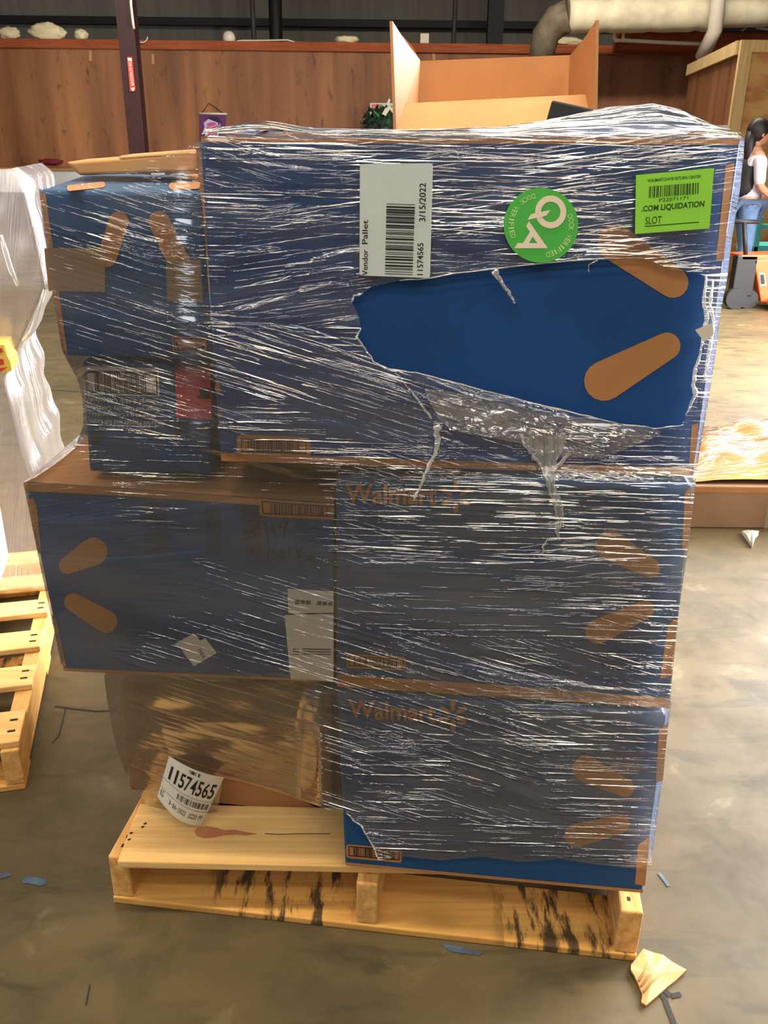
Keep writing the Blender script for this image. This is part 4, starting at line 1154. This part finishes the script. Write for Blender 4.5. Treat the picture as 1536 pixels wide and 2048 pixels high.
hf = MB(); hid = []
for j in range(19):
    for i in range(25):
        p = hp.v[j * 25 + i]; x, yy = p.x, p.y
        hid.append(len(hf.v)); hf.v.append(p + Vector((0, 0, 0.012 + 0.01 * abs(noise.noise((x * 16, yy * 9, 5)))))); hf.uv[hid[-1]] = (x + yy, yy * .6)
k_ = hf.mi(film_m)
for j in range(18):
    for i in range(24):
        a = j * 25 + i; hf.f.append([hid[a], hid[a + 1], hid[a + 26], hid[a + 25]]); hf.m.append(k_); hf.sm.append(True)
prev = None
for i in range(25):
    p = hf.v[i]; r_ = [i] if False else []
    for k in range(6):
        z = p.z + (0.01 - p.z) * k / 5
        r_.append(len(hf.v)); hf.v.append(Vector((p.x, ra.y - 0.012 - 0.02 * (k / 5) - 0.012 * noise.noise((p.x * 9, k, 0)), z))); hf.uv[r_[-1]] = (z * 1.2, p.x)
    if prev and i > 8:
        for k in range(5): hf.f.append([prev[k], r_[k], r_[k + 1], prev[k + 1]]); hf.m.append(k_); hf.sm.append(True)
    prev = r_
hf.build('stretch_wrap', label='loose clear film draped over the low brown carton at the right edge', cat='wrap')
fs_ = MB()  # white colour stands in for glare on a film tail
base = [(1484, 1062), (1496, 1060), (1512, 1064), (1518, 1062), (1511, 1072), (1506, 1086), (1500, 1084), (1494, 1070)]
tp = [on_z(x, y, 0.012 + 0.01 * (i % 2)) for i, (x, y) in enumerate(base)]; c_ = sum(tp, Vector()) / len(tp) + Vector((0, 0, .02))
for i in range(len(tp)):
    j = (i + 1) % len(tp); fs_.face([c_, tp[j], tp[i]], paper, True); fs_.face([Vector((c_.x, c_.y, 0.001)), Vector((tp[i].x, tp[i].y, .001)), Vector((tp[j].x, tp[j].y, .001))], paper)
    fs_.face([tp[i], tp[j], Vector((tp[j].x, tp[j].y, .001)), Vector((tp[i].x, tp[i].y, .001))], paper)
fs_.build('film_scrap', label='small film scrap with painted white glare on the floor in front of the low carton', cat='film scrap')

# ================================================================== BACK WALL THINGS
# bench with white apron
zb1 = on_plane(60, 336, WD - 0.9).z; zb0 = on_plane(60, 385, WD - 0.9).z
bx1 = on_plane(330, 360, WD - 0.9).x
bench = empty('workbench', (bx1 - 4, WD - 0.5, 0), 'long workbench with white front panel along the plywood wall, left', 'workbench')
def part(name, parent, fn, label=None):
    m_ = MB(); fn(m_); return m_.build(name, parent, label=label)
part('front_panel', bench, lambda m_: m_.box(-12, bx1, WD - 0.9, WD - 0.86, zb0, zb1 - 0.04, white_metal, 0.004))
part('bench_top', bench, lambda m_: m_.box(-12, bx1, WD - 0.92, WD - 0.06, zb1 - 0.04, zb1, wood('bench_wood', (190, 140, 90), (150, 100, 60), 'X')))
part('shade_sheet', bench, lambda m_: m_.box(-12, bx1, WD - 0.5, WD - 0.46, 0, zb0, dark_m))  # dark sheet painted as the shade below the bench
for x in (-11.5, -8, bx1 - 0.2): part('leg', bench, lambda m_: m_.box(x, x + 0.08, WD - 0.85, WD - 0.77, 0, zb0, dark_steel))
def wallpix(x, y, D_=WD - 0.9): return on_plane(x, y, D_)
for (x, y, r, rgb, nm, lb_) in ((100, 330, .11, (110, 24, 34), 'cloth_bundle', 'dark red cloth bundle on the workbench'), (275, 308, .13, (70, 50, 130), 'cloth_bundle', 'purple cloth bundle on the workbench'),
                             (190, 312, .10, (200, 170, 130), 'cloth_bundle', 'pale tan bundle on the workbench beside the purple one')):
    m_ = MB(); p = wallpix(x, y, WD - 0.6); m_.blob((p.x, WD - 0.55, zb1 + r * 0.8), r, plain(nm + lb_[:6], rgb, 0.8), (1.8, 1, 0.5), 0.5, 3, 3, x)
    m_.build(nm, label=lb_, cat='bundle')
# poster
poster = empty('wall_banner', on_plane(426, 290, WD - 0.03), 'purple portrait banner hanging by a cord on the plywood wall', 'banner')
PQ = [(400, 229), (452, 230), (450, 300), (401, 300)]
PS = pl(WD - 0.03); P2 = pl(WD - 0.036); P3 = pl(WD - 0.042)
purple = plain('banner_purple', (96, 40, 100), 0.7, 0.25, 3)
def pan(m_):
    a = [PS(*p) for p in PQ]; m_.hexa(a + [v_ + Vector((0, .006, 0)) for v_ in a], purple)
    lav = plain('banner_lavender', (190, 180, 220), 0.7); pink = plain('banner_pink', (196, 80, 120), 0.7); dk = plain('banner_dark', (58, 24, 66), 0.7)
    wz_ = lambda p: (380 + p[0] / 15.36, 200 + p[1] / 15.36)
    poly_px(m_, [wz_(p) for p in ((520, 560), (640, 490), (860, 510), (960, 640), (1000, 1000), (1000, 1500), (880, 1500), (860, 700))], P2, dk)
    poly_px(m_, [wz_(p) for p in ((400, 980), (450, 820), (420, 700), (500, 640), (560, 580), (680, 560), (800, 590), (880, 650), (950, 730), (930, 900), (880, 960), (880, 1400), (500, 1400), (460, 1050))], P2, lav)
    poly_px(m_, [wz_(p) for p in ((510, 800), (540, 720), (640, 680), (760, 690), (850, 760), (850, 1000), (800, 1300), (560, 1300), (520, 1000))], P3, pink)
    for q in (((540, 880), (620, 870), (640, 910), (550, 920)), ((710, 860), (810, 840), (800, 890), (720, 900)), ((640, 990), (760, 985), (700, 1010))):
        poly_px(m_, [wz_(p) for p in q], pl(WD - 0.048), dk)
    poly_px(m_, [wz_(p) for p in ((510, 800), (640, 815), (850, 750), (850, 770), (650, 835), (510, 825))], pl(WD - 0.048), lav)
part('banner_sheet', poster, pan)
a, b_ = PS(398, 227), PS(454, 228)
part('hanging_rod', poster, lambda m_: m_.tube([a, b_], 0.018, paper_warm, 8))
c_ = PS(418, 206)
part('cord', poster, lambda m_: m_.tube([a + (b_ - a) * .1, c_, b_ - (b_ - a) * .1], 0.006, dark_steel, 6))
# notice
nt_ = MB(); NP = pl(WD - 0.03)
a = [NP(*p) for p in ((740, 206), (788, 206), (788, 230), (740, 233))]; nt_.hexa(a + [v_ + Vector((0, .012, 0)) for v_ in a], paper)
poly_px(nt_, [(744, 209), (764, 209), (764, 218), (744, 218)], P2, red_ink)
text_px(nt_, 'NOTICE', [(746, 211), (762, 211), (762, 216), (746, 216)], P3, cream_ink, .01)
for k in range(3): poly_px(nt_, [(748, 222 + k * 2.4), (760, 222 + k * 2.4), (760, 223.3 + k * 2.4), (748, 223.3 + k * 2.4)], P2, grey_steel)
nt_.build('wall_sign', label='white notice with red header on the plywood wall above the greenery', cat='sign')
# greenery
gr = empty('greenery_bundle', on_plane(765, 330, WD - 0.6), 'dark green leafy bundle with pale bow in front of the wall', 'plant')
gm = MB(); rnd = random.Random(4); gc = on_plane(764, 255, WD - 0.5)
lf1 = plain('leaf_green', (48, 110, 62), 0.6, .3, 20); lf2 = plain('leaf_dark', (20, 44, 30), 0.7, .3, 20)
for i in range(420):
    d = Vector((rnd.gauss(0, 1), rnd.gauss(0, 1), rnd.gauss(0, 1))).normalized() * rnd.uniform(.6, 1)
    p = gc + Vector((d.x * .36, d.y * .3, d.z * .36)); a = Vector((rnd.uniform(-1, 1), rnd.uniform(-1, 1), rnd.uniform(-1, 1))).normalized() * .07; b2 = a.orthogonal().normalized() * .028
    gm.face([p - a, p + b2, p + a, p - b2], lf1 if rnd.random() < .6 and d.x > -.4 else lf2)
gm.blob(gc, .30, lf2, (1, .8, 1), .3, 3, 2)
gm.build('foliage', gr)
part('stem', gr, lambda m_: m_.tube([gc, (gc.x, gc.y, 0.0)], 0.05, lf2, 8))
def bow(m_):
    bp_ = lambda x, y: on_plane(x, y, WD - 0.85)
    for q in ([(764, 228), (770, 217), (778, 212), (782, 216), (774, 227), (772, 232)], [(776, 213), (780, 211), (788, 222), (789, 227), (785, 226)], [(772, 209), (778, 197), (781, 199), (778, 212)]):
        a = [bp_(*p) for p in q]; m_.face(a[::-1], paper_warm); m_.face([v_ + Vector((0, .02, 0)) for v_ in a], paper_warm)
part('bow', gr, bow)
# column sign
cs = MB(); CP = pl(13.96); C2 = pl(13.955)
q = [(254, 114), (264, 114), (271, 182), (260, 183)]
a = [CP(*p) for p in q]; cs.hexa(a + [v_ + Vector((0, .015, 0)) for v_ in a], red_ink)
text_px(cs, 'FIRE EXTINGUISHER', [(262.5, 124), (268.5, 172), (262.5, 172), (256.5, 124)], C2, cream_ink, .01)
for q in ([(255, 116), (263, 116), (264, 122), (256, 122)], [(261, 176), (270, 175), (266, 183)]): poly_px(cs, q, C2, cream_ink)
cs.build('wall_sign', label='narrow red and white vertical sign on the dark steel column', cat='sign')
# cable and hook by the column
cd_ = MB(); cd_.tube([on_plane(x, y, 13.9) for x, y in ((260, -40), (262, 10), (266, 45), (268, 58))], 0.018, pvc, 8)
cd_.build('cable', label='white cable running down beside the steel column', cat='cable')
hk = MB(); hk.tube([on_plane(284 + 11 * math.cos(t_), 74 + 11 * math.sin(t_), WD - .1) for t_ in [math.pi * (k / 10) for k in range(11)]], 0.012, pvc, 6)
hk.build('wire_loop', label='pale wire loop on the wall top just right of the column', cat='wire')
# insulation and bits along the wall top
ztrim = on_plane(768, 86, WD).z
for (x, wpx, r, nm, lb_, cat_) in ((20, 40, .10, 'insulation_batt', 'pale insulation lump on the wall top, farthest left', 'insulation'), (95, 70, .14, 'insulation_batt', 'long pale insulation lump on the wall top, left of the column', 'insulation'),
                             (163, 26, .09, 'insulation_batt', 'small pale insulation lump nearest the column', 'insulation'), (694, 46, .06, 'insulation_batt', 'thin pale insulation strip on the wall top left of the open carton', 'insulation'),
                             (1135, 60, .07, 'insulation_batt', 'flat pale insulation strip below the duct elbow', 'insulation')):
    p = on_plane(x, 86, WD); m_ = MB(); wm = wpx * WD / 1.1 / F
    m_.blob((p.x, WD + 0.04, ztrim + r * .8), 1, insul, (wm / 2, .12, r), .35, 2.5, 3, x); m_.build(nm, label=lb_, cat=cat_, group='insulation along the wall top')
for (x, y, nm, lb_) in ((458, 76, 'junction_box', 'small round white box on the wall top above the banner'), (849, 79, 'junction_box', 'small square white box on the wall top behind the open carton')):
    p = on_plane(x, y, WD + .05); m_ = MB()
    if x < 600: m_.blob(p, .11, pvc, (1, 1, 1), .08)
    else: m_.box(p.x - .075, p.x + .075, WD, WD + .1, ztrim, p.z + .09, pvc, .01)
    m_.build(nm, label=lb_, cat='box')
wr = MB(); wr.tube([on_plane(x, y, WD + .02) for x, y in ((470, 85), (475, 82), (485, 81), (520, 81), (575, 80), (596, 86))], .012, pvc, 6)
wr.build('cable', label='pale cable lying along the wall top right of the round box', cat='cable')
# duct
DD = 15.6
dr = MB(); a = on_plane(1135, 33, DD); b_ = on_plane(1440, 28, DD)
rad = 30 * (DD / 1.1) / F
pts = [a.lerp(b_, k / 20) for k in range(21)]
dr.tube(pts, [rad * (1 + .05 * noise.noise((k * .9, 0, 0)) - (.06 if k in (5, 11, 17) else 0)) for k in range(21)], duct_m, 24)
b2 = on_plane(1620, 24, DD)
duct = empty('air_duct', (a.x + 1, DD, a.z - .5), 'fat cream-wrapped air duct crossing above the right-hand wall', 'duct')
dr.build('duct_section', duct)
part('duct_section', duct, lambda m_: m_.tube([b_.lerp(b2, k / 8) for k in range(9)], rad * .8, duct_m, 24))
part('elbow', duct, lambda m_: m_.tube([a + Vector((0.02, 0, 0)), a + Vector((-.15, .05, -.06)), a + Vector((-.3, .12, -.25)), a + Vector((-.36, .2, -.7))], [rad * 1.02, rad, rad * .9, rad * .8], plain('dull_duct', (120, 108, 88), .6, .3), 20))
st = on_plane(1430, 60, DD - .45); s0 = on_plane(1438, -20, DD - .45)
part('strap', duct, lambda m_: m_.tube([st + Vector((-.05, .3, -.35)), st, s0, s0 + Vector((.1, 0, 1.6))], .11, pvc, 10))
# pipe run and red ledge
pp = MB()
PD = 15.9
pp.tube([on_plane(x, y, PD) for x, y in ((1229, 60), (1229, 78), (1231, 81), (1246, 81), (1246, 60))], .032, pvc, 8)
pp.tube([on_plane(x, y, PD) for x, y in ((1240, 80), (1330, 85), (1428, 89))], .03, pvc, 8)
pp.build('water_pipe', label='thin white bent pipe run below the air duct', cat='pipe')
w = MB(); zt_ = on_plane(1400, 64, 16.3).z; z0_ = on_plane(1400, 100, 16.3).z; x0_ = on_plane(1246, 60, 16.3).x
w.box(x0_, 9.5, 16.3, 16.9, z0_, zt_, red_board); w.build('trim_5', kind='structure')
for i, (pts, mt, lb_) in enumerate((([(1442, 62), (1452, 44), (1470, 40), (1484, 48)], red_ink, 'thin red cable looping above the right-hand partition'), ([(1484, 62), (1500, 48), (1516, 56), (1545, 60)], pvc, 'thin pale cable looping above the right-hand partition'))):
    m_ = MB(); m_.tube([on_plane(x, y, 16.2) for x, y in pts], .02, mt, 6); m_.build('cable', label=lb_, cat='cable')
ws_ = MB(); a = [on_plane(x, y, D - .06) for x, y in ((1413, 252), (1456, 250), (1456, 276), (1413, 276))]
a = [on_plane(x, y, 10.94) for x, y in ((1414, 251), (1457, 250), (1456, 290), (1413, 290))]
ws_.hexa(a + [v_ + Vector((0, .01, 0)) for v_ in a], plain('bright_white_sheet', (246, 244, 240), .5))
ws_.build('wall_sign', label='blank white sheet fixed at the corner stud of the strand-board wall', cat='sheet')

# ================================================================== PERSON AND PALLET JACK AT THE RIGHT EDGE
def skin_mesh(name, verts, edges, radii, mat, parent, label=None, sub=2, root=0):
    me = bpy.data.meshes.new(name); me.from_pydata(verts, edges, []); o = bpy.data.objects.new(name, me); col.objects.link(o)
    md = o.modifiers.new('s', 'SKIN')
    for i, r in enumerate(radii):
        sv_ = me.skin_vertices[0].data[i]; sv_.radius = r if isinstance(r, tuple) else (r, r); sv_.use_root = (i == root)
    sb = o.modifiers.new('u', 'SUBSURF'); sb.levels = sub; sb.render_levels = sub
    dg = C.evaluated_depsgraph_get(); em = bpy.data.meshes.new_from_object(o.evaluated_get(dg))
    bpy.data.objects.remove(o); bpy.data.meshes.remove(me)
    em.name = name; em.materials.clear(); em.materials.append(mat)
    for p in em.polygons: p.use_smooth = True; p.material_index = 0
    o = bpy.data.objects.new(name, em); col.objects.link(o); o.parent = parent
    if label: o['label'] = label
    return o
pf = on_z(1463, 592, 0)
skin = plain('skin', (206, 150, 120), .55, .04); jean = plain('denim', (92, 122, 160), .8, .2, 12); hairm = plain('dark_hair', (34, 24, 24), .5, .2, 30)
shirt = plain('pale_shirt', (214, 208, 226), .75, .08, 10); vest = plain('black_vest', (26, 24, 28), .7)
per = empty('person', pf, 'person in pale shirt, dark vest and jeans standing side-on at the right edge', 'person')
per['_o'] = list(pf)
k = 1.66 / 1.7
V = [(0, 0, .95), (0, 0, 1.10), (.0, 0, 1.28), (-.01, 0, 1.42), (.0, 0, 1.50), (.02, 0, 1.56),
     (0, -.09, .90), (.03, -.10, .50), (-.02, -.10, .09), (.09, -.11, .04), (.16, -.11, .03),
     (0, .09, .90), (.10, .10, .50), (.06, .10, .09), (.17, .11, .04), (.24, .11, .03),
     (0, -.17, 1.40), (.02, -.22, 1.12), (.20, -.20, 1.00), (.27, -.19, .98),
     (0, .17, 1.40), (.02, .22, 1.12), (.20, .20, 1.00), (.27, .19, .98)]
V = [Vector(v) * k for v in V]
E = [(0, 1), (1, 2), (2, 3), (3, 4), (4, 5), (0, 6), (6, 7), (7, 8), (8, 9), (9, 10), (0, 11), (11, 12), (12, 13), (13, 14), (14, 15), (3, 16), (16, 17), (17, 18), (18, 19), (3, 20), (20, 21), (21, 22), (22, 23)]
Rr = [(.13, .15), (.11, .13), (.12, .15), (.09, .12), .05, .055, .08, .055, .04, .04, .03, .08, .055, .04, .04, .03, .055, .042, .032, .03, .055, .042, .032, .03]
body = skin_mesh('body', V, E, Rr, skin, per)
# head with features and hands are joined to the one body mesh
hd = MB(); hc = Vector((.03, 0, 1.615)) * k
bm = bmesh.new(); bmesh.ops.create_icosphere(bm, subdivisions=3, radius=1)
hv = []
for v_ in bm.verts:
    d = v_.co; x = d.x * .098; yv = d.y * .075; z = d.z * .115
    if d.z < -.2: x = x * .9 + .012; yv *= 1 - .35 * (-d.z - .2)
    nose = math.exp(-((d.y / .16) ** 2 + ((d.z + .12) / .22) ** 2)) * (d.x > .5); x += nose * .026
    brow = math.exp(-((d.z - .16) / .1) ** 2) * (d.x > .6) * (abs(d.y) < .5); x += brow * .006
    eye = math.exp(-(((abs(d.y) - .38) / .14) ** 2 + ((d.z - .02) / .1) ** 2)) * (d.x > .5); x -= eye * .009
    lip = math.exp(-((d.y / .28) ** 2 + ((d.z + .5) / .07) ** 2)) * (d.x > .4); x += lip * .008
    hv.append(hc + Vector((x, yv, z)))
bm.verts.index_update(); hd.mesh(hv, [[v_.index for v_ in f.verts] for f in bm.faces], skin, True); bm.free()
for s in (-1, 1):
    hd.blob(hc + Vector((-.005, s * .075, -.005)), .03, skin, (.6, .35, 1), .1, 3, 2)
    w_ = V[19 if s < 0 else 23]
    hd.blob(w_ + Vector((.03, 0, -.005)), .042, skin, (1, .45, .85), .05, 2, 2)
    for q in range(4):
        b0 = w_ + Vector((.06, 0, .022 - q * .017)); L = (.062, .07, .066, .052)[q]
        hd.tube([b0, b0 + Vector((L * .5, 0, -.006)), b0 + Vector((L * .8, -s * .012, -.024)), b0 + Vector((L * .82, -s * .022, -.042))], [.0095, .009, .008, .006], skin, 8)
    hd.tube([w_ + Vector((.015, -s * .01, .025)), w_ + Vector((.045, -s * .03, .04)), w_ + Vector((.075, -s * .035, .032))], [.011, .0095, .007], skin, 8)
me = body.data
bmx = bmesh.new(); bmx.from_mesh(me); nv0 = len(bmx.verts); bmx.verts.ensure_lookup_table()
nvs = [bmx.verts.new(v_) for v_ in hd.v]
for f in hd.f:
    ff = bmx.faces.new([nvs[i] for i in f]); ff.smooth = True
bmx.to_mesh(me); bmx.free()
skin_mesh('jeans', [V[0] + Vector((0, 0, .03)), V[6], V[7], V[8], V[11], V[12], V[13]], [(0, 1), (1, 2), (2, 3), (0, 4), (4, 5), (5, 6)], [(.15, .17), .10, .072, .065, .10, .072, .065], jean, per)
skin_mesh('shirt', [V[0], V[1], V[2], V[3], V[16], V[17], V[20], V[21]], [(0, 1), (1, 2), (2, 3), (3, 4), (4, 5), (3, 6), (6, 7)], [(.165, .18), (.14, .155), (.145, .17), (.10, .135), .07, .056, .07, .056], shirt, per)
skin_mesh('vest', [V[1] + Vector((-.055, 0, -.12)), V[1] + Vector((-.055, 0, .05)), V[2] + Vector((-.05, 0, 0)), V[3] + Vector((-.035, 0, -.02))], [(0, 1), (1, 2), (2, 3)], [(.14, .17), (.125, .165), (.13, .18), (.10, .15)], vest, per)
hr = MB(); hr.blob(hc + Vector((-.028, 0, .03)), .118, hairm, (.95, .78, .98), .08, 4, 3, 2)
hr.tube([hc + Vector((-.08, 0, .02)), hc + Vector((-.105, -.03, -.10)), hc + Vector((-.10, -.05, -.22)), hc + Vector((-.10, -.06, -.36))], [.06, .055, .045, .02], hairm, 12)
ho = hr.build('hair', None, Vector((0, 0, 0))); ho.parent = per
for i_, s in ((10, -1), (15, 1)):
    sh = MB(); a = V[i_]; sh.tube([a + Vector((-.22, 0, .02)), a + Vector((-.12, 0, .025)), a + Vector((0, 0, .012)), a + Vector((.05, 0, .005))], [.042, .05, .045, .03], vest, 10)
    so_ = sh.build('shoe', None, Vector((0, 0, 0))); so_.parent = per
for o in per.children:
    if '_o' not in o: o['_o'] = list(pf)
for o in per.children: o.location = (0, 0, 0)

# pallet jack
jo = on_z(1500, 618, 0)
jk = empty('pallet_jack', jo, 'orange pallet jack with black wheels beside the person at the right edge', 'pallet jack')
orange = plain('orange_paint', (236, 92, 40), .4, .08); rub = plain('black_rubber', (20, 20, 20), .6)
JD = jo.y
zj = lambda x, y: on_plane(x, y, JD)
def jbody(m_):
    a = [zj(x, y) for x, y in ((1482, 511), (1600, 508), (1600, 520), (1484, 521))]; m_.hexa(a + [v_ + Vector((0, .3, 0)) for v_ in a], orange, .01)
    a = [zj(x, y) for x, y in ((1508, 520), (1560, 518), (1572, 612), (1522, 604))]; m_.hexa(a + [v_ + Vector((0, .12, 0)) for v_ in a], orange, .01)
part('chassis', jk, jbody)
a = [on_plane(x, y, JD - .005) for x, y in ((1518, 546), (1530, 546), (1533, 572), (1520, 572))]
part('data_plate', jk, lambda m_: (m_.face(a[::-1], beige_ink), m_.face([on_plane(x, y, JD - .01) for x, y in ((1521, 549), (1528, 549), (1530, 568), (1522, 568))][::-1], rub)))
wc = on_z(1476, 622, 0)
for dx, dy, rr in ((0, 0, .10), (.14, .05, .09)):
    part('wheel', jk, lambda m_: m_.tube([Vector((wc.x + dx, JD + dy - .04, rr)), Vector((wc.x + dx, JD + dy + .04, rr))], rr, rub, 20))
part('pump', jk, lambda m_: (m_.box(wc.x - .04, wc.x + .16, JD, JD + .12, .12, .5, rub, .01), m_.tube([Vector((wc.x + .06, JD + .06, .48)), Vector((wc.x + .0, JD + .08, .80))], .022, rub, 8)))
part('handle', jk, lambda m_: m_.tube([Vector((wc.x - .14, JD + .08, .80)), Vector((wc.x + .14, JD + .08, .80))], .02, rub, 8))
for dx in (-.18, .12): part('fork', jk, lambda m_: m_.box(wc.x + .3, wc.x + 1.5, JD + dx, JD + dx + .15, .05, .11, orange, .01))
# turquoise frame behind
tq = on_z(1540, 575, 0); tqm = plain('turquoise_plastic', (86, 214, 208), .4, .06)
tz_ = MB(); TD2 = tq.y
x0 = on_plane(1506, 500, TD2).x
z1, z2 = on_plane(1520, 492, TD2).z, on_plane(1520, 508, TD2).z
tz_.box(x0, x0 + .7, TD2, TD2 + .5, z2 - .01, z1 + .0, tqm, .01); z3 = on_plane(1520, 452, TD2).z
for xx in (x0 + .0, x0 + .62): tz_.box(xx, xx + .06, TD2, TD2 + .06, 0, z3 + .1, tqm, .01)
tz_.box(x0, x0 + .68, TD2 + .01, TD2 + .05, z3 - .03, z3 + .02, tqm, .008)
tz_.build('plastic_cart', label='turquoise plastic cart behind the person and pallet jack', cat='cart')

for o in bpy.data.objects:
    if '_o' in o: del o['_o']
